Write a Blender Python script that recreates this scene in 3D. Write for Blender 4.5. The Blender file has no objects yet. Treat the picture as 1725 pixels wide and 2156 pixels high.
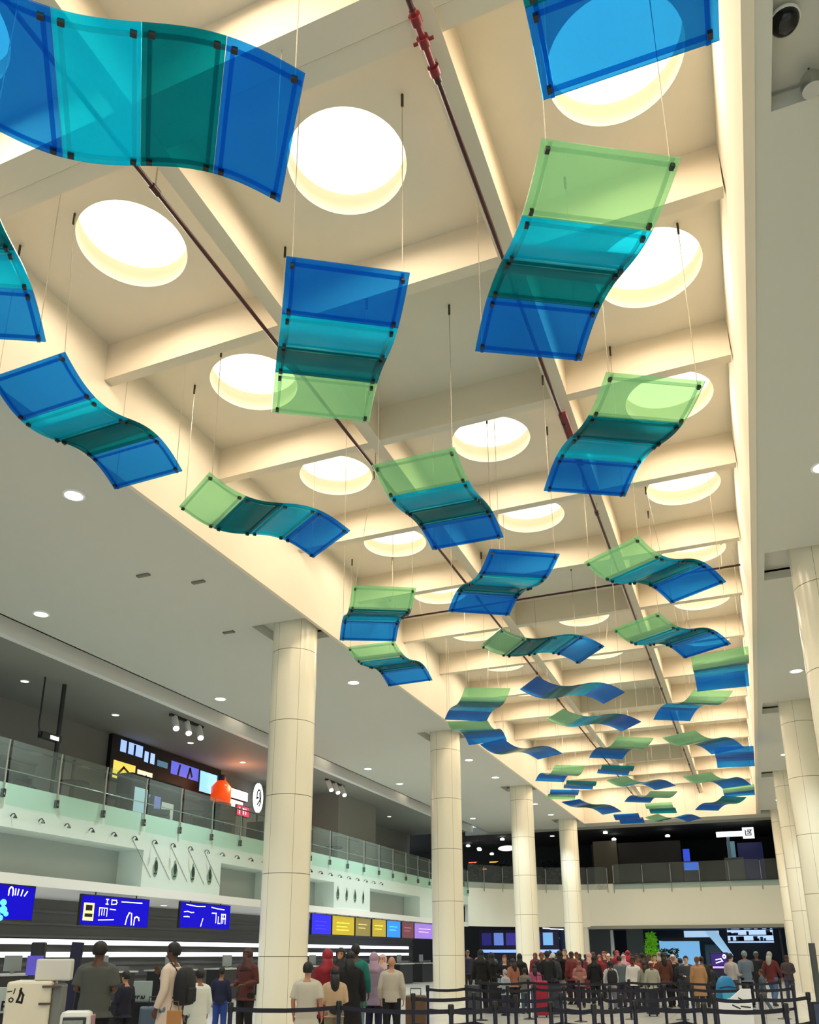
import bpy, bmesh, math, random
import numpy as np
from mathutils import Vector, Matrix
random.seed(7)
R = math.radians
sc = bpy.context.scene
COL = sc.collection

# ------------------------------------------------------------------ camera
F_PX, PX, PY, HY, VX, EYE = 1760.0, 840.0, 1461.0, 2008.0, 1598.0, 1.55
FZ = -0.12                                   # floor level
_d = HY - PY
PITCH = math.atan2(_d, F_PX)
YAW = math.atan2(VX - PX, math.hypot(F_PX, _d))
_cy, _sy, _cp, _sp = math.cos(YAW), math.sin(YAW), math.cos(PITCH), math.sin(PITCH)
CF = Vector((-_sy * _cp, _cy * _cp, _sp)); CR = Vector((_cy, _sy, 0)); CU = CR.cross(CF)
cam_d = bpy.data.cameras.new('camera'); cam = bpy.data.objects.new('camera', cam_d); COL.objects.link(cam)
cam_d.sensor_width = 36; cam_d.lens = 36 * F_PX / 2156
cam_d.shift_x = (862.5 - PX) / 2156; cam_d.shift_y = (PY - 1078) / 2156
cam_d.clip_end = 300
m = Matrix((CR, CU, -CF)).transposed().to_4x4(); m.translation = (0, 0, EYE); cam.matrix_world = m
sc.camera = cam

# ------------------------------------------------------------------ world, exposure
SKY_STR = 0.95
P_SKYLIGHT, P_DOWN, E_SKY = 240.0, 1200.0, 1.6
w = bpy.data.worlds.new('world'); sc.world = w; w.use_nodes = True
w.node_tree.nodes['Background'].inputs[0].default_value = (.80, .92, .95, 1)
w.node_tree.nodes['Background'].inputs[1].default_value = SKY_STR
sc.view_settings.view_transform = 'Standard'; sc.view_settings.look = 'None'
sc.view_settings.gamma = 1; sc.view_settings.use_curve_mapping = False
sc.view_settings.exposure = 0.0
sc.cycles.transparent_max_bounces = 32
sc.cycles.max_bounces = 8; sc.cycles.diffuse_bounces = 4; sc.cycles.adaptive_threshold = .06
sc.cycles.sample_clamp_indirect = 6

# ------------------------------------------------------------------ helpers
def ray(x, y): return CF + CR * ((x - PX) / F_PX) + CU * ((PY - y) / F_PX)
def onz(x, y, z): r = ray(x, y); return Vector((0, 0, EYE)) + r * ((z - EYE) / r.z)
def onx(x, y, X): r = ray(x, y); return Vector((0, 0, EYE)) + r * (X / r.x)
def ony(x, y, Y): r = ray(x, y); return Vector((0, 0, EYE)) + r * (Y / r.y)
def atd(x, d):
    """floor point seen in column x at horizontal distance d along the view"""
    lat = (x - PX) / math.hypot(F_PX, _d) * d
    return Vector((lat * _cy - d * _sy, lat * _sy + d * _cy, FZ))
def lin(c):
    return tuple(((v / 255) / 12.92 if v / 255 < .04045 else ((v / 255 + .055) / 1.055) ** 2.4) for v in c)
MATS = {}
def M(name, rgb=(200, 200, 200), rough=.5, metal=0, emit=0, noise=0, scale=8, spec=.5, alpha=1):
    if name in MATS: return MATS[name]
    mt = bpy.data.materials.new(name); mt.use_nodes = True; nt = mt.node_tree
    b = nt.nodes['Principled BSDF']; c = (*lin(rgb), 1)
    b.inputs['Base Color'].default_value = c; b.inputs['Roughness'].default_value = rough
    b.inputs['Metallic'].default_value = metal; b.inputs['Specular IOR Level'].default_value = spec
    if emit:
        b.inputs['Emission Color'].default_value = c; b.inputs['Emission Strength'].default_value = emit
    if noise:
        tc = nt.nodes.new('ShaderNodeTexCoord'); nz = nt.nodes.new('ShaderNodeTexNoise')
        nz.inputs['Scale'].default_value = scale; nz.inputs['Detail'].default_value = 5
        mx = nt.nodes.new('ShaderNodeMix'); mx.data_type = 'RGBA'
        mx.inputs[6].default_value = c; mx.inputs[7].default_value = (*[v * (1 - noise) for v in c[:3]], 1)
        nt.links.new(tc.outputs['Object'], nz.inputs['Vector']); nt.links.new(nz.outputs['Fac'], mx.inputs[0])
        nt.links.new(mx.outputs[2], b.inputs['Base Color'])
        bp = nt.nodes.new('ShaderNodeBump'); bp.inputs['Strength'].default_value = noise * .5; bp.inputs['Distance'].default_value = .02
        nt.links.new(nz.outputs['Fac'], bp.inputs['Height']); nt.links.new(bp.outputs['Normal'], b.inputs['Normal'])
    MATS[name] = mt; return mt
def glass_mat(name, rgb, opacity, rough=.05):
    if name in MATS: return MATS[name]
    mt = bpy.data.materials.new(name); mt.use_nodes = True; nt = mt.node_tree; nt.nodes.clear()
    out = nt.nodes.new('ShaderNodeOutputMaterial'); tr = nt.nodes.new('ShaderNodeBsdfTransparent')
    tr.inputs[0].default_value = (*lin(rgb), 1)
    pr = nt.nodes.new('ShaderNodeBsdfPrincipled'); pr.inputs['Base Color'].default_value = (*lin(rgb), 1); pr.inputs['Roughness'].default_value = rough
    mx = nt.nodes.new('ShaderNodeMixShader'); mx.inputs[0].default_value = opacity
    nt.links.new(tr.outputs[0], mx.inputs[1]); nt.links.new(pr.outputs[0], mx.inputs[2]); nt.links.new(mx.outputs[0], out.inputs[0])
    MATS[name] = mt; return mt
def acrylic(name, tint, body, trans=.6):
    """tinted sheet: part clear tint, part glowing-through body colour, thin gloss"""
    if name in MATS: return MATS[name]
    mt = bpy.data.materials.new(name); mt.use_nodes = True; nt = mt.node_tree; nt.nodes.clear(); N = nt.nodes.new; L = nt.links.new
    out = N('ShaderNodeOutputMaterial'); tr = N('ShaderNodeBsdfTransparent'); tr.inputs[0].default_value = (*tint, 1)
    tc = N('ShaderNodeTexCoord'); nz = N('ShaderNodeTexNoise'); nz.inputs['Scale'].default_value = 1.7; nz.inputs['Detail'].default_value = 3
    L(tc.outputs['Object'], nz.inputs['Vector'])
    cm = N('ShaderNodeMix'); cm.data_type = 'RGBA'; cm.inputs[6].default_value = (*[v * .82 for v in body], 1); cm.inputs[7].default_value = (*[min(1, v * 1.12) for v in body], 1)
    L(nz.outputs['Fac'], cm.inputs[0])
    df = N('ShaderNodeBsdfDiffuse'); tl = N('ShaderNodeBsdfTranslucent'); L(cm.outputs[2], df.inputs[0]); L(cm.outputs[2], tl.inputs[0])
    m1 = N('ShaderNodeMixShader'); m1.inputs[0].default_value = .65; L(df.outputs[0], m1.inputs[1]); L(tl.outputs[0], m1.inputs[2])
    m2 = N('ShaderNodeMixShader'); m2.inputs[0].default_value = trans; L(m1.outputs[0], m2.inputs[1]); L(tr.outputs[0], m2.inputs[2])
    gl = N('ShaderNodeBsdfGlossy'); gl.inputs['Roughness'].default_value = .18
    fr = N('ShaderNodeFresnel'); fr.inputs['IOR'].default_value = 1.16
    m3 = N('ShaderNodeMixShader'); L(fr.outputs[0], m3.inputs[0]); L(m2.outputs[0], m3.inputs[1]); L(gl.outputs[0], m3.inputs[2])
    L(m3.outputs[0], out.inputs[0]); MATS[name] = mt; return mt

class MB:
    def __init__(s): s.v = []; s.f = []; s.mi = []
    def add(s, vs, fs, mi=0):
        o = len(s.v); s.v += [tuple(p) for p in vs]; s.f += [tuple(i + o for i in f) for f in fs]; s.mi += [mi] * len(fs); return s
    def box(s, c, d, rz=0, mi=0, rx=0):
        mt = Matrix.Rotation(rz, 3, 'Z') @ Matrix.Rotation(rx, 3, 'X'); c = Vector(c)
        vs = [c + mt @ Vector((x * d[0] / 2, y * d[1] / 2, z * d[2] / 2)) for x, y, z in
              [(-1, -1, -1), (1, -1, -1), (1, 1, -1), (-1, 1, -1), (-1, -1, 1), (1, -1, 1), (1, 1, 1), (-1, 1, 1)]]
        return s.add(vs, [(0, 3, 2, 1), (4, 5, 6, 7), (0, 1, 5, 4), (1, 2, 6, 5), (2, 3, 7, 6), (3, 0, 4, 7)], mi)
    def bb(s, a, b, mi=0):
        return s.box([(a[i] + b[i]) / 2 for i in range(3)], [abs(a[i] - b[i]) for i in range(3)], mi=mi)
    def tube(s, path, r, n=8, caps=True, mi=0):
        path = [Vector(p) for p in path]; k = len(path); rr = r if isinstance(r, (list, tuple)) else [r] * k
        vs = []; u = None
        for i, p in enumerate(path):
            t = (path[min(i + 1, k - 1)] - path[max(i - 1, 0)]).normalized()
            if u is None:
                u = t.cross(Vector((0, 0, 1))) if abs(t.z) < .9 else t.cross(Vector((1, 0, 0)))
            u = (u - t * u.dot(t)).normalized(); w_ = t.cross(u)
            for j in range(n):
                a = 2 * math.pi * j / n; vs.append(p + (u * math.cos(a) + w_ * math.sin(a)) * rr[i])
        fs = [(i * n + j, i * n + (j + 1) % n, (i + 1) * n + (j + 1) % n, (i + 1) * n + j) for i in range(k - 1) for j in range(n)]
        if caps: fs += [tuple(range(n - 1, -1, -1)), tuple((k - 1) * n + j for j in range(n))]
        return s.add(vs, fs, mi)
    def lathe(s, prof, c=(0, 0, 0), n=24, mi=0):
        """prof: (r, z) points from bottom to top"""
        vs = []; c = Vector(c)
        for r_, z in prof:
            for j in range(n):
                a = 2 * math.pi * j / n; vs.append(c + Vector((r_ * math.cos(a), r_ * math.sin(a), z)))
        k = len(prof)
        fs = [(i * n + j, i * n + (j + 1) % n, (i + 1) * n + (j + 1) % n, (i + 1) * n + j) for i in range(k - 1) for j in range(n)]
        fs += [tuple(range(n - 1, -1, -1)), tuple((k - 1) * n + j for j in range(n))]
        return s.add(vs, fs, mi)
    def ell(s, c, r, nu=12, nv=8, mi=0, keep=None):
        c = Vector(c); vs = []; fs = []
        for i in range(nv + 1):
            t = math.pi * i / nv
            for j in range(nu):
                a = 2 * math.pi * j / nu
                vs.append(c + Vector((r[0] * math.sin(t) * math.cos(a), r[1] * math.sin(t) * math.sin(a), r[2] * math.cos(t))))
        for i in range(nv):
            for j in range(nu):
                f = (i * nu + j, (i + 1) * nu + j, (i + 1) * nu + (j + 1) % nu, i * nu + (j + 1) % nu)
                if keep is None or keep(sum((vs[q] for q in f), Vector()) / 4 - c): fs.append(f)
        return s.add(vs, fs, mi)
    def grid(s, fn, nu, nv, thick, mi=0):
        """closed slab over fn(u, v) -> (point, normal)"""
        top = []; bot = []
        for i in range(nu + 1):
            for j in range(nv + 1):
                p, n = fn(i / nu, j / nv); top.append(p + n * thick / 2); bot.append(p - n * thick / 2)
        o = len(top); W_ = nv + 1; fs = []
        for i in range(nu):
            for j in range(nv):
                a, b, c_, d = i * W_ + j, (i + 1) * W_ + j, (i + 1) * W_ + j + 1, i * W_ + j + 1
                fs.append((a, b, c_, d)); fs.append((o + a, o + d, o + c_, o + b))
        for i in range(nu):
            fs.append((i * W_, o + i * W_, o + (i + 1) * W_, (i + 1) * W_)); q = nv
            fs.append((i * W_ + q, (i + 1) * W_ + q, o + (i + 1) * W_ + q, o + i * W_ + q))
        for j in range(nv):
            fs.append((j, j + 1, o + j + 1, o + j)); q = nu * W_
            fs.append((q + j, o + q + j, o + q + j + 1, q + j + 1))
        return s.add(top + bot, fs, mi)
    def prism(s, poly, z0, z1, mi=0):
        n = len(poly); vs = [(x, y, z0) for x, y in poly] + [(x, y, z1) for x, y in poly]
        fs = [tuple(range(n - 1, -1, -1)), tuple(range(n, 2 * n))] + [(i, (i + 1) % n, n + (i + 1) % n, n + i) for i in range(n)]
        return s.add(vs, fs, mi)
    def build(s, name, mats, parent=None, smooth=None, bevel=0, fix=True):
        me = bpy.data.meshes.new(name); me.from_pydata(s.v, [], s.f)
        for q in (mats if isinstance(mats, (list, tuple)) else [mats]): me.materials.append(q)
        if any(s.mi): me.polygons.foreach_set('material_index', s.mi)
        if fix:
            bm = bmesh.new(); bm.from_mesh(me); bmesh.ops.delete(bm, geom=[v for v in bm.verts if not v.link_faces], context='VERTS'); bmesh.ops.remove_doubles(bm, verts=bm.verts, dist=1e-5); bmesh.ops.recalc_face_normals(bm, faces=bm.faces); bm.to_mesh(me); bm.free()
        if smooth:
            me.polygons.foreach_set('use_smooth', [True] * len(me.polygons)); me.set_sharp_from_angle(angle=R(smooth))
        me.update(); o = bpy.data.objects.new(name, me); COL.objects.link(o)
        if parent: o.parent = parent
        if bevel:
            b = o.modifiers.new('bevel', 'BEVEL'); b.width = bevel; b.segments = 2; b.limit_method = 'ANGLE'
        return o
def tag(o, label, cat, group=None, kind=None):
    o['label'] = label; o['category'] = cat
    if group: o['group'] = group
    if kind: o['kind'] = kind
    return o
def struct(o): o['kind'] = 'structure'; return o
def thing(name, loc, label, cat, group=None, rz=0):
    o = bpy.data.objects.new(name, None); COL.objects.link(o); o.location = loc; o.rotation_euler = (0, 0, rz); o.empty_display_size = .2
    return tag(o, label, cat, group)
def copy_tree(o, parent=None):
    c = o.copy(); COL.objects.link(c)
    if parent: c.parent = parent
    for ch in list(o.children): copy_tree(ch, c)
    return c
def lamp(kind, name, loc, power, color, parent=None, size=.2, angle=100, blend=.6, shape='DISK'):
    d = bpy.data.lights.new(name, kind); d.energy = power; d.color = color
    if kind == 'AREA': d.shape = shape; d.size = size
    elif kind == 'SPOT': d.spot_size = R(angle); d.spot_blend = blend; d.shadow_soft_size = size
    else: d.shadow_soft_size = size
    o = bpy.data.objects.new(name, d); COL.objects.link(o); o.location = loc
    if parent: o.parent = parent
    return o
ORD = ['first', 'second', 'third', 'fourth', 'fifth', 'sixth', 'seventh', 'eighth', 'ninth', 'tenth', 'eleventh', 'twelfth', 'thirteenth',
       'fourteenth', 'fifteenth', 'sixteenth', 'seventeenth', 'eighteenth', 'nineteenth', 'twentieth', 'twenty-first', 'twenty-second',
       'twenty-third', 'twenty-fourth', 'twenty-fifth', 'twenty-sixth', 'twenty-seventh', 'twenty-eighth', 'twenty-ninth', 'thirtieth']

# ------------------------------------------------------------------ materials
cream = M('cream_plaster', (232, 222, 202), .85, noise=.05, scale=3)
cream_b = M('cream_beam', (230, 217, 194), .85, noise=.05, scale=3)
soffit_m = M('grey_white_soffit', (206, 207, 198), .7, noise=.03, scale=2)
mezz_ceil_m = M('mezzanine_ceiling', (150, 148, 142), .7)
white_m = M('white_paint', (246, 248, 246), .5)
mint_m = M('pale_mint_white', (226, 243, 236), .4)
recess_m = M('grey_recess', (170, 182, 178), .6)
dark_m = M('near_black', (14, 14, 18), .5)
black_m = M('black_plastic', (18, 18, 22), .4)
dgrey_m = M('dark_grey_metal', (62, 63, 66), .35, .6)
grey_m = M('mid_grey', (110, 112, 112), .5)
steel_m = M('brushed_steel', (176, 180, 178), .3, .9)
red_m = M('red_pipe', (120, 22, 30), .45)
pipe_m = M('dark_red_pipe', (62, 18, 22), .45)
wire_m = M('wire_steel', (176, 166, 146), .4, .3)
glass_m = glass_mat('green_glass', (240, 249, 245), .06)
clear_m = glass_mat('clear_glass', (232, 240, 242), .06)
glow_warm = M('warm_diffuser', (255, 242, 214), .5, emit=E_SKY)
glow_white = M('white_lens', (240, 255, 250), .5, emit=9)
glow_strip = M('strip_lens', (244, 246, 255), .5, emit=2.2)
navy_m = M('navy_fabric', (26, 30, 60), .7)

def column_mat():
    mt = M('column_cladding', (244, 238, 216), .22, spec=.5); nt = mt.node_tree; b = nt.nodes['Principled BSDF']; N = nt.nodes.new; L = nt.links.new
    tc = N('ShaderNodeTexCoord'); sp = N('ShaderNodeSeparateXYZ'); L(tc.outputs['Object'], sp.inputs[0])
    def mth(op, a, bb=None):
        n = N('ShaderNodeMath'); n.operation = op
        for i, v in enumerate((a, bb)):
            if v is None: continue
            if isinstance(v, (int, float)): n.inputs[i].default_value = v
            else: L(v, n.inputs[i])
        return n.outputs[0]
    zz = mth('MODULO', mth('ADD', sp.outputs[2], .35), 1.95); hl = mth('LESS_THAN', zz, .016)
    an = mth('ARCTAN2', sp.outputs[1], sp.outputs[0]); av = mth('MODULO', mth('ADD', an, 7.1), 1.0472); vl = mth('LESS_THAN', av, .012)
    ln = mth('MAXIMUM', hl, vl)
    mx = N('ShaderNodeMix'); mx.data_type = 'RGBA'; mx.inputs[6].default_value = (*lin((244, 238, 216)), 1); mx.inputs[7].default_value = (*lin((120, 112, 92)), 1)
    L(ln, mx.inputs[0]); L(mx.outputs[2], b.inputs['Base Color']); return mt
col_m = column_mat()
def floor_mat():
    mt = M('polished_floor', (206, 202, 194), .22); nt = mt.node_tree; b = nt.nodes['Principled BSDF']; N = nt.nodes.new; L = nt.links.new
    tc = N('ShaderNodeTexCoord'); br = N('ShaderNodeTexBrick'); br.offset = 0; br.inputs['Scale'].default_value = 1
    br.inputs['Brick Width'].default_value = 1.2; br.inputs['Row Height'].default_value = 1.2; br.inputs['Mortar Size'].default_value = .006
    br.inputs['Color1'].default_value = (*lin((212, 208, 200)), 1); br.inputs['Color2'].default_value = (*lin((204, 201, 193)), 1); br.inputs['Mortar'].default_value = (*lin((150, 142, 130)), 1)
    L(tc.outputs['Object'], br.inputs['Vector']); L(br.outputs['Color'], b.inputs['Base Color']); return mt
floor_m = floor_mat()

# ------------------------------------------------------------------ the hall shell
ZS, ZB, ZC = 10.0, 11.63, 12.4              # soffit, beam bottoms, coffer ceiling
XL, XR = -9.95, .76                         # slot sides
YS0, YS1 = -4.9, 57.4                       # slot ends
XSO = -17.3                                 # soffit outer edge
PB = 3.66
ROWS = [9.93 + PB * n for n in range(-3, 13)]          # front faces of cross beams (n=0 is the first clear one)
LB = [(-6.27, -6.01), (-2.46, -2.16)]
LCOLS = [(-10.75, 6.35), (-10.75, 18.7), (-10.75, 31.05), (-10.75, 43.3), (-10.75, 55.6)]
RCOLS = [(2.24, 6.8), (2.24, 19.3), (2.24, 31.8), (2.24, 44.4), (2.24, 56.8)]

mb = MB(); mb.bb((-34, -8, FZ - .2), (8, 80, FZ)); struct(mb.build('floor', floor_m))

def soffit(x0, x1, y0, y1, holes):
    """slab with square openings: split in Y bands"""
    mb = MB(); ys = y0
    for (hx0, hx1, hy0, hy1) in holes:
        mb.bb((x0, ys, ZS), (x1, hy0, ZS + .25))
        if hx0 > x0: mb.bb((x0, hy0, ZS), (hx0, hy1, ZS + .25))
        if hx1 < x1: mb.bb((hx1, hy0, ZS), (x1, hy1, ZS + .25))
        ys = hy1
    mb.bb((x0, ys, ZS), (x1, y1, ZS + .25)); return mb
lh = [(x - .95, min(x + .68, XL - .12), y - .75, y + .75) for x, y in LCOLS]
rh = [(x - 1.12, x + 1.1, y - .77, y + .77) for x, y in RCOLS]
struct(soffit(XSO, XL - .06, -8, 59.3, lh).build('ceiling', soffit_m))
struct(soffit(XR + .08, 5.2, -8, 59.3, rh).build('ceiling', soffit_m))
mb = MB(); mb.bb((XL, YS1 + .1, ZS), (XR + .08, 59.3, ZS + .25)); struct(mb.build('ceiling', soffit_m))
# recess boxes above the column openings
for k, (x0, x1, y0, y1) in enumerate(lh + rh):
    mb = MB(); z0, z1, t = ZS + .2, ZS + .27, .05
    mb.bb((x0 - t, y0 - t, z0), (x0, y1 + t, z1)); mb.bb((x1, y0 - t, z0), (x1 + t, y1 + t, z1)); mb.bb((x0, y0 - t, z0), (x1, y0, z1)); mb.bb((x0, y1, z0), (x1, y1 + t, z1))
    mb.bb((x0 - t, y0 - t, z1), (x1 + t, y1 + t, z1 + t)); struct(mb.build('trim_%d' % (60 + k), soffit_m))
# slot side fascias
mb = MB(); mb.bb((XL - .1, YS0, ZS - .02), (XL, YS1, ZC + .3)); struct(mb.build('wall_left', cream))
mb = MB(); t = .08
mb.add([(XR + .08, YS0, ZS - .02), (XR + .08, YS1, ZS - .02), (XR - .04, YS1, ZC + .3), (XR - .04, YS0, ZC + .3), (XR + .2, YS0, ZS - .02), (XR + .2, YS1, ZS - .02), (XR + .2, YS1, ZC + .3), (XR + .2, YS0, ZC + .3)],
       [(0, 3, 2, 1), (4, 5, 6, 7), (0, 1, 5, 4), (3, 7, 6, 2), (0, 4, 7, 3), (1, 2, 6, 5)])
struct(mb.build('wall_right', cream))
for i, y in enumerate((YS0 - .1, YS1)):
    mb = MB(); mb.bb((XL, y, ZS), (XR + .08, y + .1, ZC + .3)); struct(mb.build('wall_%s' % ('back', 'front')[i], cream))
# beams
for i, y in enumerate(ROWS):
    mb = MB()
    if i == 2: mb.bb((XL, y - .37, ZB), (XR - .02, y + .02, ZC)); mb.bb((XL, y + .035, ZB + .02), (XR - .02, y + .31, ZC))
    else: mb.bb((XL, y, ZB), (XR - .02, y + .21, ZC))
    struct(mb.build('trim_%d' % (1 + i), cream_b))
for i, (a, b) in enumerate(LB):
    mb = MB(); mb.bb((a, YS0, ZB - .012), (b, YS1, ZC)); struct(mb.build('trim_%d' % (30 + i), cream_b))
# coffer ceilings with round wells, and the skylights
SKR = .86
CX = [(XL, LB[0][0], -8.02), (LB[0][1], LB[1][0], -4.2), (LB[1][1], XR, -.42)]
edges = [YS0] + [y + .1 for y in ROWS] + [YS1]
NOSKY = {(1, 4), (1, 7), (1, 10), (1, 13)}
ceil = MB(); spots = []
for r_ in range(len(edges) - 1):
    y0, y1 = edges[r_], edges[r_ + 1]; yc = (y0 + y1) / 2 + .05
    for c_ in range(3):
        x0, x1, xc = CX[c_]
        if (c_, r_) in NOSKY or y1 - y0 < 2.4:
            ceil.bb((x0, y0, ZC), (x1, y1, ZC + .3)); continue
        n = 48; vs = []; fs = []
        for j in range(n):
            a = 2 * math.pi * j / n; dx, dy = math.cos(a), math.sin(a)
            ci = (xc + SKR * dx, yc + SKR * dy)
            tx = ((x1 if dx > 0 else x0) - xc) / dx if abs(dx) > 1e-6 else 1e9; ty = ((y1 if dy > 0 else y0) - yc) / dy if abs(dy) > 1e-6 else 1e9
            q = min(tx, ty); vs += [(*ci, ZC), (xc + q * dx, yc + q * dy, ZC)]
        fs = [(2 * j, 2 * j + 1, (2 * j + 3) % (2 * n), (2 * j + 2) % (2 * n)) for j in range(n)]
        for cx_, cy_ in ((x0, y0), (x1, y0), (x1, y1), (x0, y1)):
            a = math.atan2(cy_ - yc, cx_ - xc) % (2 * math.pi); j = int(a / (2 * math.pi) * n)
            vs.append((cx_, cy_, ZC)); fs.append((2 * j + 1, len(vs) - 1, (2 * j + 3) % (2 * n)))
        ceil.add(vs, fs); spots.append((c_, xc, yc))
co = ceil.build('ceiling', cream); struct(co)
rown = ['left', 'middle', 'right']; cnt = {}
for c_, xc, yc in spots:
    if yc > 1.5: cnt[c_] = cnt.get(c_, 0) + 1
    lab = 'round glowing skylight in the %s row of coffers, %s from the camera' % (rown[c_], ORD[cnt[c_] - 1]) if yc > 1.5 else 'round glowing skylight in the %s row of coffers, above and behind the camera' % rown[c_]
    s_ = thing('skylight', (xc, yc, ZC), lab, 'skylight', 'round skylights in the coffers')
    MB().add([(SKR * math.cos(2 * math.pi * j / 48), SKR * math.sin(2 * math.pi * j / 48), z) for z in (0, .42) for j in range(48)],
             [(j, (j + 1) % 48, 48 + (j + 1) % 48, 48 + j) for j in range(48)]).build('well', cream, s_, smooth=60, fix=False)
    MB().lathe([(SKR, .40), (SKR, .43)], n=48).build('diffuser', glow_warm, s_)
    lamp('SPOT', 'lamp', (0, 0, -.04), P_SKYLIGHT, (1, .83, .64), s_, size=.5, angle=172, blend=.25)
# red sprinkler mains and branch
def pipe_run(name, x, z, y0, y1, label):
    t_ = thing(name, (x, y0, z), label, 'pipe')
    MB().tube([(0, 0, 0), (0, y1 - y0, 0)], .032, 10).build('pipe', pipe_m, t_, smooth=60)
    y = 1.5
    while y < y1 - y0:
        MB().tube([(0, y - .07, 0), (0, y + .07, 0)], .05, 10).build('coupling', pipe_m, t_, smooth=60)
        MB().tube([(0, y, 0), (0, y, .4)], .012, 6).build('hanger', wire_m, t_); y += 3.66
    return t_
pipe_run('sprinkler_pipe', -6.35, 11.36, -2, 56, 'dark sprinkler main running below the left long beam')
pr_ = pipe_run('sprinkler_pipe', -2.33, 11.36, -2, 56, 'dark red sprinkler main below the right long beam, with a red valve near the camera')
for dy in (8.15, 8.4, 8.75):
    MB().tube([(0, dy - .05, 0), (0, dy + .05, 0)], .07, 10).build('flange', red_m, pr_, smooth=60)
MB().tube([(0, 8.05, 0), (0, 8.85, 0)], .042, 10).tube([(-.12, 8.4, 0), (.12, 8.4, 0)], .02, 8).build('valve', red_m, pr_, smooth=60)
for yb in (14.2, 15.2): MB().box((.03, yb + 2, 0), (.14, .9, .06)).build('bracket', red_m, pr_)
MB().tube([(XL, 22.2, 11.45), (XR - .04, 22.2, 11.45)], .03, 8).build('sprinkler_branch', pipe_m, smooth=60)
tag(bpy.data.objects['sprinkler_branch'], 'thin dark pipe crossing the coffers from side to side', 'pipe')

# columns
for side, cols in (('left', LCOLS), ('right', RCOLS)):
    k = 0
    for x, y in cols:
        t_ = .6
        if side == 'left' and y < 10: continue
        lab = 'tall round cream column on the %s side of the hall, %s from the camera' % (side, ORD[k]); k += 1
        h = ZS + .26 - FZ
        o = MB().lathe([(t_, 0), (t_, h)], n=40).build('column', col_m, smooth=40); o.location = (x, y, FZ)
        tag(o, lab, 'column', 'round columns lining the hall')

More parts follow.
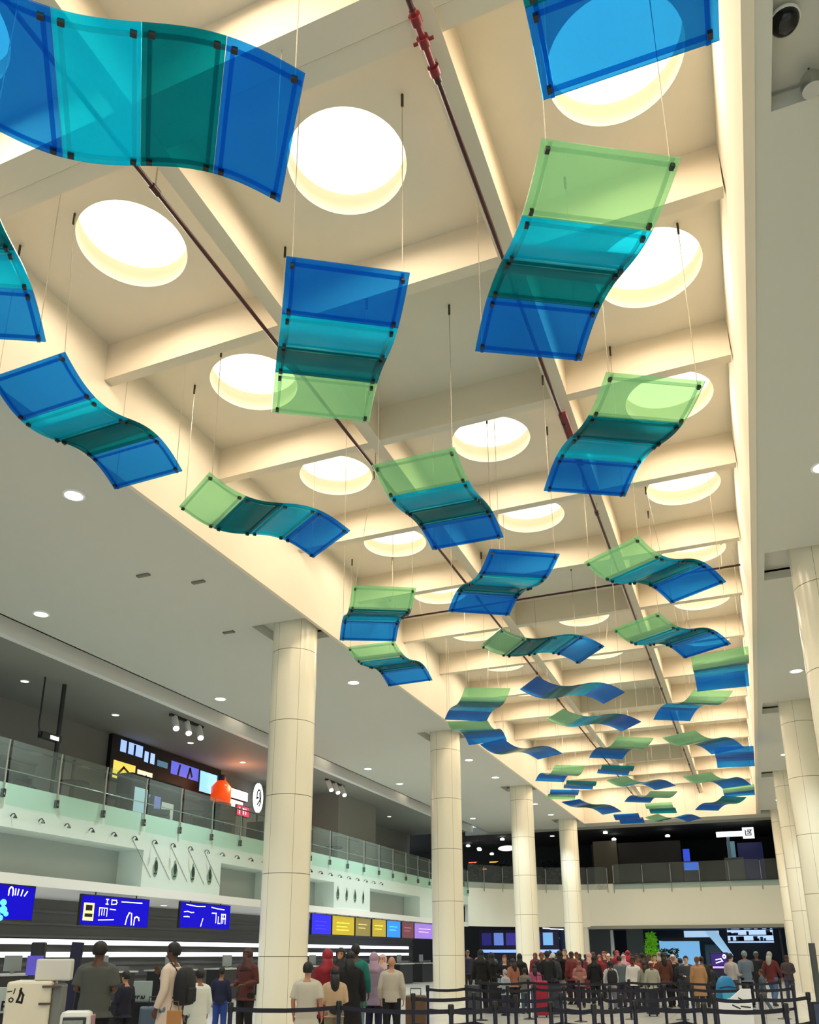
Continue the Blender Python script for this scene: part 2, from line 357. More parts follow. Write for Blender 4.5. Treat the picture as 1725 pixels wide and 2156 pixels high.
# ------------------------------------------------------------------ hanging panels
# bands, x, y, z, heading, tilt, roll, wave terms (3), length, width, twist
PANELS = [
    ('gctb', -0.156, 4.383, 9.176, 1.593, -0.056, 0.034, -0.271, -0.017, -0.025, 3.044, 1.537, -0.028),
    ('bctb', -4.627, 4.646, 9.494, 0.684, -0.025, -0.015, -0.342, 0.001, -0.004, 3.05, 1.458, 0.012),
    ('gtcb', -7.833, 5.185, 9.46, 2.105, -0.043, -0.04, -0.297, 0.022, 0.003, 3.019, 1.481, -0.01),
    ('gctb', -1.21, 8.102, 9.336, 2.102, -0.044, -0.004, -0.376, 0.013, 0.019, 3.081, 1.483, -0.01),
    ('bctg', -4.416, 8.398, 9.358, 2.161, -0.005, -0.026, -0.312, -0.003, -0.018, 3.069, 1.484, 0.006),
    ('bctb', -9.004, 8.862, 9.646, 1.562, -0.126, -0.007, -0.45, -0.016, -0.036, 2.97, 1.454, -0.013),
    ('gtcb', -1.173, 11.984, 9.359, 2.099, -0.049, -0.007, -0.337, 0.016, 0.002, 3.051, 1.492, 0),
    ('gtcb', -7.837, 12.305, 9.538, 1.001, -0.084, 0.009, -0.348, -0.001, -0.013, 3.03, 1.456, 0.004),
    ('gctb', -4.407, 12.801, 9.359, 1.579, -0.05, 0.011, -0.279, -0.003, -0.035, 3.086, 1.475, -0.008),
    ('bctb', -4.309, 16.301, 9.235, 2.187, -0.042, -0.036, -0.338, -0.025, 0.014, 3.081, 1.507, 0.014),
    ('gtcb', -7.676, 17.181, 9.389, 2.123, -0.07, -0.037, -0.433, -0.018, 0.012, 3.08, 1.471, -0.012),
    ('gctb', -1.133, 17.47, 9.489, 1.014, -0.073, -0.003, -0.388, 0.015, 0.005, 3.067, 1.451, -0),
    ('gtcb', -4.479, 21.021, 9.476, 0.665, -0.074, 0.014, -0.351, 0.008, 0.019, 3.059, 1.459, -0.021),
    ('gctb', -8.894, 21.067, 9.559, 1.571, -0.078, 0.005, -0.325, 0.006, 0.031, 3.053, 1.439, -0.035),
    ('gctb', -1.157, 21.611, 9.467, 1.009, -0.062, 0.014, -0.361, 0.003, 0.002, 3.064, 1.458, 0.002),
    ('gtcb', -0.084, 24.591, 9.362, 1.577, -0.06, -0.038, -0.349, 0.055, 0.053, 3.07, 1.482, 0.083),
    ('gtcb', -7.7, 25.44, 9.352, 2.118, -0.077, -0.016, -0.247, -0.005, -0.061, 3.078, 1.481, 0.041),
    ('btcb', -4.562, 25.534, 9.537, 0.615, -0.104, 0.031, -0.362, -0.007, 0.003, 3.031, 1.456, 0.01),
    ('gctb', -8.583, 28.478, 9.317, 1.621, -0.02, 0.016, -0.278, 0.046, 0.03, 3.086, 1.486, -0.118),
    ('gtcb', -1.181, 29.295, 9.706, 2.13, -0.078, -0.022, -0.399, 0.034, 0.035, 3.037, 1.405, 0.015),
    ('gctb', -4.533, 29.33, 9.525, 0.62, -0.095, 0.016, -0.316, -0.002, 0.01, 3.034, 1.457, 0.002),
    ('bttb', -7.875, 31.996, 9.329, 0.942, -0.08, 0.041, -0.358, 0.01, -0.07, 3.101, 1.476, -0.024),
    ('ggtb', -4.2, 33.5, 9.4, 2.11, -0.05, 0, -0.33, 0, 0, 3.07, 1.47, 0),
    ('ggtb', -1.045, 33.561, 9.366, 0.993, -0.084, 0.011, -0.327, 0.034, 0.019, 3.094, 1.47, -0.001),
    ('bb', 0.005, 36.585, 9.33, 1.573, -0.186, 0.041, -0.324, 0.006, 0.007, 2.226, 1.476, -0.026),
    ('tb', -5.118, 38.494, 9.571, 1.868, -0.025, 0.067, -0.356, -0.005, -0.006, 1.743, 1.43, 0.034),
    ('gtcb', -7.701, 38.562, 9.599, 2.113, -0.059, -0.004, -0.408, 0.015, -0.062, 3.04, 1.434, 0.019),
    ('ggtb', -0.88, 41.153, 9.264, 1.003, -0.077, 0.031, -0.32, 0.013, 0.016, 3.105, 1.49, 0.005),
    ('tb', -7.268, 41.28, 9.542, 1.863, -0.03, 0.055, -0.355, -0.004, -0.005, 1.766, 1.438, 0),
    ('gctb', -4.357, 41.56, 9.47, 0.819, -0.081, 0.031, -0.344, -0.001, -0.002, 3.076, 1.452, -0.004),
    ('bg', -8.529, 43.264, 9.481, 1.891, -0.091, 0.038, -0.348, -0.001, -0.002, 1.871, 1.451, 0),
    ('gtcb', -4.308, 44.905, 9.357, 2.149, -0.016, -0.013, -0.348, 0.007, 0.009, 3.073, 1.482, 0.022),
    ('gb', 0.001, 45.108, 9.371, 1.563, -0.083, -0.046, -0.344, 0.004, 0.004, 1.933, 1.477, 0.059),
    ('bttb', -7.6, 46.4, 9.3, 0.915, -0.146, 0.038, -0.247, 0.026, 0.035, 3.07, 1.47, -0.031),
    ('tb', -0.997, 47.765, 9.246, 2.257, -0.143, -0.015, -0.305, 0.011, 0.013, 2.471, 1.484, -0.009),
    ('gt', -4.184, 49.162, 9.408, 1.533, -0.142, 0.026, -0.336, 0.002, 0.002, 2.05, 1.463, 0.045),
    ('bttb', -6.4, 52.7, 9.45, 1.57, -0.05, 0, -0.35, 0, 0, 3.07, 1.47, 0),
    ('gtcb', -3.9, 53.4, 9.45, 0.66, -0.05, 0, -0.35, 0, 0, 3.07, 1.47, 0),
]

ACR = {'b': acrylic('blue_acrylic', (.18, .68, 1.0), (.0, .12, .55)), 'c': acrylic('cyan_acrylic', (.1, .8, .98), (.0, .5, .74)),
       't': acrylic('teal_acrylic', (.05, .55, .64), (.0, .23, .28)), 'g': acrylic('green_acrylic', (.75, .99, .75), (.28, .55, .39))}
CN = {'b': 'blue', 'c': 'cyan', 't': 'teal', 'g': 'green'}
RAIL = {k: acrylic(CN[k] + '_edge', tuple(min(1, v * 1.1 + .25) for v in t_), b_, .72) for k, t_, b_ in
        (('b', (.02, .45, .95), (.0, .18, .55)), ('c', (.1, .8, .95), (.03, .5, .6)), ('t', (.0, .5, .55), (.0, .2, .23)), ('g', (.65, .9, .7), (.3, .55, .36)))}
NU = 60; UG = np.linspace(0, 1, NU + 1)
def wave(L_, B, C_, D):
    th = B * np.cos(2 * np.pi * UG) + C_ * np.sin(2 * np.pi * UG) + D * np.cos(np.pi * UG)
    tm = (th[1:] + th[:-1]) / 2; ds = L_ / NU
    x = np.concatenate([[0], np.cumsum(np.cos(tm)) * ds]); z = np.concatenate([[0], np.cumsum(np.sin(tm)) * ds])
    return x - x.mean(), z - z.mean()
def hang_panel(q, label):
    bands, X, Y, Z, phi, tau, rho, B, C_, D, L_, W_, tw = q
    x, z = wave(L_, B, C_, D); dx, dz = np.gradient(x), np.gradient(z)
    l = Vector((math.cos(phi) * math.cos(tau), math.sin(phi) * math.cos(tau), math.sin(tau))); s0 = Vector((-math.sin(phi), math.cos(phi), 0))
    n0 = l.cross(s0); s = s0 * math.cos(rho) + n0 * math.sin(rho); nn = l.cross(s)
    def P(u, v):                                    # u 0..1 along, v -1..1 across
        xx, zz = float(np.interp(u, UG, x)), float(np.interp(u, UG, z)); a, b = float(np.interp(u, UG, dx)), float(np.interp(u, UG, dz))
        al = tw * (u - .5); ss = s * math.cos(al) + nn * math.sin(al)
        return l * xx + nn * zz + ss * (v * W_ / 2), (nn * a - l * b).normalized()
    t_ = thing('wave_sculpture', (X, Y, Z), label, 'hanging sculpture', 'wavy translucent panels hung below the skylights')
    nb = len(bands); near = Y < 23; nv = 2
    for i, k in enumerate(bands):
        u0, u1 = i / nb + .0006, (i + 1) / nb - .0006
        o = MB().grid(lambda a, b: P(u0 + (u1 - u0) * a, -1 + 2 * b), 12 if near else 6, nv, .022).build(CN[k] + '_section', ACR[k], t_, smooth=40)
        o['label'] = '%s translucent section' % CN[k]
        if near:
            mb = MB(); hw = .022 / W_ * 2; hu = .022 / L_
            for v in (-.88, .88):
                mb.grid(lambda a, b: (P(u0 + (u1 - u0) * a, v - hw + 2 * hw * b)[0] - P(u0 + (u1 - u0) * a, v)[1] * .024, P(u0 + (u1 - u0) * a, v)[1]), 12, 1, .014)
            for u in (u0 + .022, u1 - .022):
                mb.grid(lambda a, b: (P(u - hu + 2 * hu * a, -.88 + 1.76 * b)[0] - P(u, 0)[1] * .024, P(u, 0)[1]), 1, 4, .014)
            mb.build('edge_rail', RAIL[k], t_)
            for u in (u0 + .026, u1 - .026):
                for v in (-.9, .9):
                    p, n_ = P(u, v); c_ = MB().box((0, 0, 0), (.06, .045, .045), rz=phi).build('clip', black_m, t_); c_.location = p - n_ * .04
    pts_ = [(.03, -.9), (.03, .9), (.97, -.9), (.97, .9)]
    for u, v in pts_:
        p, n_ = P(u, v); wx, wy = X + p.x, Y + p.y
        top = ZC
        for yb in ROWS:
            if yb - .02 < wy < yb + .23: top = ZB
        for a, b in LB:
            if a - .02 < wx < b + .02: top = ZB - .012
        h = top - .012 - Z - p.z; ax, ay = p.x, p.y
        for c_i, sx, sy in spots:
            dd = math.hypot(wx - sx, wy - sy)
            if dd < SKR + .05: ax, ay = sx - X + (wx - sx) / dd * (SKR + .07), sy - Y + (wy - sy) / dd * (SKR + .07)
        w_ = MB().tube([p + n_ * .011, (ax, ay, p.z + h)], (.006), 5).build('suspension_wire', wire_m, t_)
        if near: MB().tube([(ax, ay, p.z + h - .2), (ax, ay, p.z + h)], .02, 6).build('ceiling_anchor', M('bronze', (70, 60, 44), .4, .6), w_)
    return t_
rc = {}
for q in PANELS:
    c_ = 0 if q[1] < -6.3 else 1 if q[1] < -2.6 else 2
    rc[c_] = rc.get(c_, 0) + 1
    names = []
    for k in q[0]:
        if not names or names[-1] != CN[k]: names.append(CN[k])
    hang_panel(q, 'wavy translucent %s panel, %s from the camera in the %s row' % ('-'.join(names), ORD[rc[c_] - 1], rown[c_]))

# ------------------------------------------------------------------ downlights in the grey soffits and the mezzanine ceiling
def downlight(x, y, z, label, group, r_=.17, power=0, e=glow_white, col=(.86, .98, 1), ang=110):
    t_ = thing('downlight', (x, y, z), label, 'downlight', group)
    mb = MB(); n = 24
    vs = [(rr * math.cos(2 * math.pi * j / n), rr * math.sin(2 * math.pi * j / n), zz) for rr, zz in ((r_ * 1.25, 0), (r_ * 1.25, -.02), (r_, -.025), (r_, 0)) for j in range(n)]
    mb.add(vs, [(i * n + j, i * n + (j + 1) % n, (i + 1) * n + (j + 1) % n, (i + 1) * n + j) for i in range(3) for j in range(n)]).build('trim_ring', white_m, t_, smooth=50)
    MB().lathe([(r_, -.012), (r_, -.002)], n=20).build('lens', e, t_)
    if power: lamp('SPOT', 'lamp', (0, 0, -.05), power, col, t_, size=.15, angle=ang)
DLY = [10.8, 23.4, 35.7, 40.0, 48.4, 52.7]
for i, y in enumerate(DLY): downlight(-11.22, y, ZS, 'round downlight in the grey soffit beside the left slot edge, %s from the camera' % ORD[i], 'soffit downlights', power=P_DOWN)
for i, y in enumerate([15.1, 23.3, 35.7, 39.7, 52.3]): downlight(-16.28, y, ZS, 'round downlight in the grey soffit beside the mezzanine groove, %s from the camera' % ORD[i], 'soffit downlights', power=P_DOWN)
for i, y in enumerate([2.7, 15.2, 27.6, 40.0, 52.4]): downlight(2.08, y, ZS, 'round downlight in the right soffit, %s from the camera' % ORD[i], 'soffit downlights', power=P_DOWN)
for i, y in enumerate([19.1, 23.4, 28, 32.0, 36.5, 40.7, 44.9, 49.2]): downlight(-20.9, y, ZS - .05, 'small downlight in the dim mezzanine ceiling, %s from the camera' % ORD[i], 'mezzanine downlights', .12, power=110, e=M('mezz_lens', (250, 250, 245), .5, emit=5), ang=90)
# ceiling security dome and spot in the right opening
dm = thing('security_dome', (1.25, 6.78, ZS + .2), 'black dome camera in the ceiling opening at top right', 'security camera')
MB().lathe([(.145, -.03), (.145, 0)], n=24).build('mount', white_m, dm, smooth=40)
MB().ell((0, 0, -.03), (.135, .135, .12), 20, 12, keep=lambda p: p.z < .01).build('dome', M('black_gloss', (8, 8, 10), .06), dm, smooth=180)
dl = thing('hanging_spotlight', (1.50, 7.42, ZS + .09), 'small grey hanging spotlight in the ceiling opening beside the column', 'spotlight')
MB().lathe([(.10, -.16), (.11, -.1), (.10, 0), (.05, .07), (.02, .1)], n=20).build('shade', steel_m, dl, smooth=50)
MB().tube([(0, 0, .1), (0, 0, .14)], .012, 6).build('cord', black_m, dl)
sp_ = MB().bb((-.03, -.01, 0), (.03, .01, .002))
for (x, y) in ((302, 1210), (418, 1224), (482, 1330)):
    p = onz(x, y, ZS); o = MB().box((0, 0, -.02), (.34, .10, .04)).build('smoke_vent', M('vent_grey', (120, 118, 108), .6)); o.location = p
    tag(o, 'small grey slot vent in the left soffit, %s' % {302: 'leftmost', 418: 'the middle one', 482: 'beside the first column'}[x], 'vent', 'slot vents in the soffit')

# ------------------------------------------------------------------ left side: groove, mezzanine, fascia, check-in hall
mb = MB(); mb.bb((XSO - 1.0, -8, ZS + .6), (XSO, 58, ZS + .7)); mb.bb((XSO, -8, ZS), (XSO + .06, 58, ZS + .7)); struct(mb.build('trim_80', M('groove', (128, 124, 112), .8)))
mb = MB(); mb.bb((-18.32, -8, ZS - .12), (-18.08, 58, ZS + .7)); struct(mb.build('trim_81', white_m))
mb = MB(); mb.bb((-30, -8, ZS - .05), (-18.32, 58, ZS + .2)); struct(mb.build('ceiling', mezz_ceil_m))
for i, y in enumerate((13.0, 27.0, 32.8, 34.6, 44.5)):
    t_ = thing('cove_light', (-17.75, y, ZS + .52), 'lit rectangular lamp in the soffit groove, %s from the camera' % ORD[i], 'cove light', 'lamps in the soffit groove')
    MB().box((0, 0, .04), (.26, 1.3, .08)).build('housing', grey_m, t_); MB().box((0, 0, -.01), (.22, 1.25, .02)).build('lens', M('warm_strip', (255, 240, 210), .5, emit=2.5), t_)
XM = -18.0
mb = MB(); mb.bb((-24, -8, 4.75), (XM, 58, 5.9)); struct(mb.build('floor', mint_m))                                  # mezzanine slab with white edge
mb = MB(); mb.bb((-26, -8, 3.3), (XM + .05, 56, 3.58)); struct(mb.build('trim_82', white_m))                       # ledge above the check-in signs
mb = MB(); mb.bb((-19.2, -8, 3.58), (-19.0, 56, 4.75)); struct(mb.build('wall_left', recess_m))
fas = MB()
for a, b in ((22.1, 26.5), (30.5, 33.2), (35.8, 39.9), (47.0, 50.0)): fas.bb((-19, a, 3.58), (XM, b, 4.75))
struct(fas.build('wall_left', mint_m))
mb = MB(); mb.bb((-23.2, -8, 5.9), (-23, 58, ZS)); struct(mb.build('wall_left', M('mezz_wall', (128, 126, 124), .7)))
mb = MB()
for y in (40.5,): mb.bb((-23, y, 5.9), (-20.2, y + 5, ZS - .05))
struct(mb.build('wall_left', M('mezz_block', (140, 138, 134), .7)))
# fascia prints: dark bottle-like marks
k = 0
for (y0, dy, x0) in ((22.75, 1.02, 0), (36.2, .95, 1)):
    for j in range(4):
        t_ = thing('wall_print', (XM + .012, y0 + dy * j, 4.22 - .01 * j), 'dark green printed figure on the %s white fascia panel, %s from the left' % (('nearer', 'farther')[x0], ORD[j]), 'wall print', 'printed figures on the fascia')
        a = .13 + .04 * ((j + x0) % 2)
        def flat(poly, mat, nm, dx=0): MB().add([(dx, py, pz) for py, pz in poly] + [(dx - .01, py, pz) for py, pz in poly], [tuple(range(len(poly))), tuple(range(2 * len(poly) - 1, len(poly) - 1, -1))] + [(q, (q + 1) % len(poly), len(poly) + (q + 1) % len(poly), len(poly) + q) for q in range(len(poly))]).build(nm, mat, t_)
        flat([(a * math.sin(6.283 * q / 16) * (1.0 if math.cos(6.283 * q / 16) < .2 else .55), .05 - .33 * math.cos(6.283 * q / 16 + 3.14)) for q in range(16)], M('print_pale', (138, 166, 148), .6), 'outline')
        flat([(.085 * math.sin(6.283 * q / 12) + .02, .08 + .19 * math.cos(6.283 * q / 12)) for q in range(12)], M('print_dark', (40, 62, 50), .6), 'figure', .006)
        flat([(-.07, -.2), (.09, -.17), (.07, -.12), (-.06, -.14)], M('print_dark', (40, 62, 50), .6), 'base_mark', .006)
# picture lights under the railing
for i in range(26):
    y = 16.6 + i * .98
    t_ = thing('picture_light', (XM, y, 5.02), 'small dark hooked picture light on the white fascia, %s from the camera' % ORD[i], 'picture light', 'hooked picture lights along the fascia')
    MB().tube([(0, 0, .02), (.05, 0, .08), (.12, 0, .09), (.17, 0, .04)], .014, 6).build('arm', dgrey_m, t_)
    MB().lathe([(.06, -.06), (.02, .02)], (.17, 0, .02), 10).build('shade', dgrey_m, t_)
    if 5 <= i <= 9: MB().tube([(.012, 0, 0), (.012, 1.05, -1.1)], .007, 5).build('shadow_line', grey_m, t_)  # thin grey rod drawn in place of the light's diagonal cast shadow
# glass railing of the mezzanine
rl = thing('glass_railing', (XM + .06, 0, 5.3), 'long glass railing with steel posts along the left mezzanine edge', 'railing')
py_ = [1 + 1.9 * i for i in range(30)]
for i, y in enumerate(py_):
    MB().tube([(.03, y, .25), (.0, y, .5), (-.02, y, 1.45), (.0, y, 1.75)], .03, 8).build('post', steel_m, rl, smooth=60)
    MB().box((.0, y, .3), (.1, .09, .22)).build('bracket', dgrey_m, rl)
    if i: MB().bb((.045, py_[i - 1] + .06, 0), (.06, y - .06, 1.74)).build('glass_pane', glass_m, rl)
MB().tube([(-.1, 1, 1.62), (-.1, py_[-1], 1.62)], .03, 8).build('handrail', dgrey_m, rl, smooth=60)
MB().tube([(-.05, 1, .95), (-.05, py_[-1], .95)], .015, 6).build('mid_rail', steel_m, rl, smooth=60)

def screen(name, cx, y0, y1, z0, z1, label, face, cat='screen', group=None, depth=.09, X=XM, bez=.03):
    t_ = thing(name, (X, (y0 + y1) / 2, (z0 + z1) / 2), label, cat, group)
    hy, hz = (y1 - y0) / 2, (z1 - z0) / 2
    MB().bb((-depth, -hy, -hz), (0, hy, hz)).build('housing', black_m, t_, bevel=.012)
    MB().bb((0, -hy + bez, -hz + bez), (.006, hy - bez, hz - bez)).build('display', face, t_)
    for s_ in (-.6, .6): MB().tube([(-depth / 2, s_ * hy, hz - .02), (-depth / 2, s_ * hy, 3.3 - (z0 + z1) / 2 + .01)], .02, 6).build('hanger', black_m, t_)
    return t_, hy, hz
def stroke(t_, lines, mat, r_=.012, x=.009, nm='lettering', plane='x'):
    mb = MB()
    for ln in lines:
        for (a, b), (c_, d) in zip(ln[:-1], ln[1:]):
            L_ = math.hypot(c_ - a, d - b)
            if L_ < 1e-5: continue
            ux, uz = (c_ - a) / L_, (d - b) / L_
            q = [(a - ux * r_ - uz * r_, b - uz * r_ + ux * r_), (a - ux * r_ + uz * r_, b - uz * r_ - ux * r_), (c_ + ux * r_ + uz * r_, d + uz * r_ - ux * r_), (c_ + ux * r_ - uz * r_, d + uz * r_ + ux * r_)]
            if plane == 'x': vs = [(x, p, z) for p, z in q] + [(x - .004, p, z) for p, z in q]
            else: vs = [(p, -x, z) for p, z in q] + [(p, -x + .004, z) for p, z in q]
            mb.add(vs, [(0, 1, 2, 3), (7, 6, 5, 4), (0, 4, 5, 1), (1, 5, 6, 2), (2, 6, 7, 3), (3, 7, 4, 0)])
    return mb.build(nm, mat, t_)
def arc(cx, cy, rx, ry, a0, a1, n=10): return [(cx + rx * math.cos(R(a0 + (a1 - a0) * i / n)), cy + ry * math.sin(R(a0 + (a1 - a0) * i / n))) for i in range(n + 1)]
blue_scr = M('blue_screen', (14, 4, 190), .5, emit=.62, spec=.1)
wht_scr = M('white_glow', (245, 245, 255), .4, emit=1.2)
G_ = 'blue departure screens over the check-in desks'
t_, hy, hz = screen('check_in_screen', 0, 14.4, 17.8, 2.38, 3.3, 'blue screen at the left frame edge with a glowing light-blue figure and white writing', blue_scr, group=G_)
stroke(t_, [arc(hy - .85, .28, .07, .1, 200, -20), [(hy - .92, .18), (hy - .92, .26)], [(hy - .78, .18), (hy - .78, .26)], [(hy - .7, .2), (hy - .7, .34)], [(hy - .62, .2), (hy - .6, .34)], [(hy - .5, .19), (hy - .46, .33)], [(hy - .38, .19), (hy - .3, .3)]], wht_scr, .018)
mb = MB()
for (a, b, r_) in ((hy - 1.05, -.02, .13), (hy - 1.02, -.2, .15), (hy - 1.2, -.32, .12), (hy - .92, -.3, .1), (hy - 1.08, -.4, .1)): mb.ell((.0, a, b), (.012, r_, r_ * .8), 12, 8)
mb.build('figure', M('cyan_glow', (90, 200, 250), .4, emit=1.0), t_, smooth=60)
t_, hy, hz = screen('check_in_screen', 0, 19.55, 22.62, 2.33, 3.22, 'blue screen with a yellow-framed picture, second of the screens from the left', blue_scr, group=G_)
MB().bb((.004, -hy + .12, -.3), (.012, -hy + .55, .2)).build('picture_frame', M('yellow_glow', (250, 226, 150), .4, emit=1), t_)
MB().bb((.01, -hy + .2, -.02), (.016, -hy + .47, .14)).bb((.01, -hy + .18, -.2), (.016, -hy + .5, -.1)).build('picture', black_m, t_)
stroke(t_, [[(-.45, .2), (-.45, .34)], [(-.5, .2), (-.4, .2)], [(-.5, .34), (-.4, .34)], [(-.25, .2), (-.25, .33), (-.05, .33), (-.02, .27), (-.05, .22), (-.25, .2)], [(.2, .3), (1.15, .31)]], wht_scr, .016)
stroke(t_, [[(-.75, -.15), (-.75, .08), (-.42, .08), (-.42, -.15)], [(-.64, -.12), (-.64, .04)], [(-.54, -.12), (-.54, .04)], [(-.3, .06), (-.05, .05)], [(-.76, -.27), (-.1, -.24)]], wht_scr, .014)
stroke(t_, [[(.45, -.35), (.5, -.15), (.58, -.02), (.62, -.01)], [(.72, -.36), (.7, -.03)], [(.84, -.36), (.86, -.15), (.95, -.12), (1.05, -.15), (1.07, -.22)]], wht_scr, .022)
t_, hy, hz = screen('check_in_screen', 0, 24.25, 27.3, 2.38, 3.26, 'blue screen with two columns of white writing, third of the screens from the left', blue_scr, group=G_)
stroke(t_, [[(-1.3, .1), (-1.1, .12), (-.9, .09), (-.75, .1)], [(-1.3, -.06), (-1.1, -.05), (-1.0, -.06)], [(-1.2, .35), (-.6, .31), (-.1, .33)], [(.3, .32), (.6, .29), (1.1, .27)]], wht_scr, .016)
stroke(t_, [[(-.3, -.34), (-.2, -.1)], [(.35, .12), (.6, .12), (.6, -.2)], [(.75, .0), (.75, -.22), (.85, -.22)], [(.95, -.22), (.95, .1), (1.2, .1), (1.2, -.22)], [(1.05, -.2), (1.05, .05)], [(.95, -.05), (1.2, -.05)]], wht_scr, .02)
FAR = [(30.9, 33.5, (18, 10, 150), 'dark blue screen just past the first column'), (33.7, 35.6, (30, 24, 214), 'bright blue screen with white text rows past the first column'), (35.7, 38.1, (168, 148, 40), 'mustard yellow screen, nearer of the yellow pair'),
       (38.2, 40.0, (120, 108, 60), 'dim olive screen between the two yellow screens'), (40.2, 42.0, (160, 140, 44), 'mustard yellow screen beside the light-blue one'), (42.1, 44.0, (40, 130, 222), 'light-blue screen with rounded picture'),
       (44.2, 46.0, (96, 52, 60), 'dark maroon screen right of the light-blue one'), (46.1, 49.6, (140, 110, 200), 'lilac screen in front of the second column'), (49.8, 51.8, (44, 40, 84), 'dark violet screen behind the second column')]
for a, b, c_, lab in FAR:
    t_, hy, hz = screen('check_in_screen', 0, a, b, 2.36, 3.26, lab, M('scr_%d' % int(a * 10), c_, .4, emit=.8), group='screens over the far check-in desks')
    stroke(t_, [[(-hy * .6, .12), (hy * .5, .12)], [(-hy * .6, -.05), (hy * .3, -.05)]] + ([[(-hy * .6, -.2), (hy * .45, -.2)]] if a < 36 else []), M('scr_txt_%d' % int(a), tuple(min(255, v * 1.6 + 20) for v in c_), .4, emit=.8), .018)
for i in range(9): downlight(-20.5, 14 + 4.2 * i, 3.3, 'square downlight under the ledge over the check-in desks, %s from the camera' % ORD[i], 'lights under the ledge', .12, power=130, e=M('mezz_lens', (250, 250, 245), .5, emit=5))
# back wall of the check-in hall: dark boards with light slots
mb = MB(); mb.bb((-22.2, -8, FZ), (-22, 56, 3.3)); struct(mb.build('wall_left', M('checkin_wall', (104, 104, 104), .35)))
mb = MB()
for z in (2.9, 2.5, 2.1, 1.2, .8): mb.bb((-22, -8, z - .04), (-21.93, 56, z + .04))
struct(mb.build('trim_83', M('board_joint', (120, 120, 124), .3, .4)))
for z, a, b, lab in ((1.93, -4, 55, 'upper long white light slot on the dark check-in wall'), (1.52, -4, 55, 'lower long white light slot on the dark check-in wall')):
    t_ = thing('light_slot', (-21.95, (a + b) / 2, z), lab, 'light strip')
    MB().bb((0, a - (a + b) / 2, -.1), (.05, b - (a + b) / 2, .1)).build('channel', dgrey_m, t_)
    MB().bb((.05, a - (a + b) / 2, -.085), (.06, b - (a + b) / 2, .085)).build('lens', glow_strip, t_)

# mezzanine shops: display wall, lamp, signs
XW = -22.9
bd = thing('menu_display_wall', (XW, 29.3, 9.0), 'long black display wall with glowing pictures on the mezzanine', 'display')
MB().bb((-.08, -3.8, -.9), (.1, 3.8, .92)).build('board', dark_m, bd)
def disp(a, b, z0, z1, c_, e=1.1): return MB().bb((.1, a, z0), (.115, b, z1)).build('display', M('disp_%d_%d' % (c_[0], c_[2]), c_, .4, emit=e), bd)
disp(-3.3, -1.95, .32, .8, (150, 180, 255), 1.2); disp(-1.8, -1.15, .2, .65, (160, 190, 255), 1.2); disp(-.95, -.25, .2, .45, (70, 110, 130)); disp(0, 2.0, .05, .62, (100, 110, 235), .8)
disp(-3.6, -2.3, -.8, -.1, (230, 205, 90)); disp(-2.15, -1.2, -.85, -.2, (255, 225, 195)); disp(2.15, 3.7, -.35, .6, (140, 210, 255), 1.2)
stroke(bd, [[(-2.9, .36), (-2.9, .78)], [(-2.45, .36), (-2.45, .7)], [(-1.5, .22), (-1.5, .6)], [(.5, .1), (.6, .5)], [(1.2, .1), (1.35, .5), (1.5, .2)]], dark_m, .06, .12, 'picture_marks')
stroke(bd, [[(-3.3, -.6), (-3.0, -.3), (-2.6, -.5)], [(-1.9, -.6), (-1.6, -.4), (-1.4, -.7)]], M('mark_brown', (120, 70, 40), .5), .05, .12, 'picture_marks')
mb = MB(); mb.bb((-.1, -4, -2.4), (.4, 1.2, -1.0)); o = mb.build('bar_counter', M('counter_dark', (38, 32, 34), .5)); o.location = (XW + .2, 30, 8.0 - .45); o.location.z = 5.9 + 2.4; tag(o, 'dark bar front under the glowing display wall', 'counter')
def lit(name, px, X, hy, hz, rgb, e, label, cat, round_=False):
    p = onx(px[0], px[1], X); t_ = thing(name, p, label, cat)
    if round_:
        MB().add([(0, 0, 0)] + [(0, hy * math.cos(6.2832 * q / 28), hz * math.sin(6.2832 * q / 28)) for q in range(28)] + [(-.08, hy * math.cos(6.2832 * q / 28), hz * math.sin(6.2832 * q / 28)) for q in range(28)],
                 [(0, 1 + q, 1 + (q + 1) % 28) for q in range(28)] + [(1 + q, 29 + q, 29 + (q + 1) % 28, 1 + (q + 1) % 28) for q in range(28)] + [tuple(range(56, 28, -1))]).build('face', M('lit_' + name, rgb, .4, emit=e), t_)
        MB().bb((-.07, -.04, 5.9 - p.z), (-.02, .04, -hz * .9)).build('support', black_m, t_)
    else:
        MB().bb((-.09, -hy * .1, 5.9 - p.z), (-.03, hy * .1, -hz)).build('support', black_m, t_)
        MB().bb((-.1, -hy - .04, -hz - .04), (-.002, hy + .04, hz + .04)).build('case', black_m, t_); MB().bb((-.002, -hy, -hz), (.006, hy, hz)).build('face', M('lit_' + name, rgb, .4, emit=e), t_)
    return t_
t_ = lit('menu_light_box', (498, 1672), -22.5, 1.0, .22, (255, 240, 224), 2.0, 'upper glowing white menu box beside the orange lamp', 'light box')
t_ = lit('light_box_shelf', (488, 1690), -22.1, .95, .16, (255, 224, 200), 1.8, 'lower glowing white box beside the orange lamp', 'light box')
t_ = lit('round_sign', (545, 1680), -22.3, .42, .75, (240, 248, 250), 1.3, 'round white lit sign with a dark emblem beside the first column', 'sign', True)
stroke(t_, [arc(0, .1, .18, .3, 200, -60), [(-.12, -.35), (.1, -.1), (.05, .25)], [(.05, -.4), (.2, -.15)], [(-.22, -.05), (-.05, .0)]], dark_m, .035, .012, 'emblem')
t_ = lit('red_sign', (512, 1708), -21.5, .5, .22, (236, 28, 74), 1.6, 'small red lit sign with white strokes on the mezzanine', 'sign')
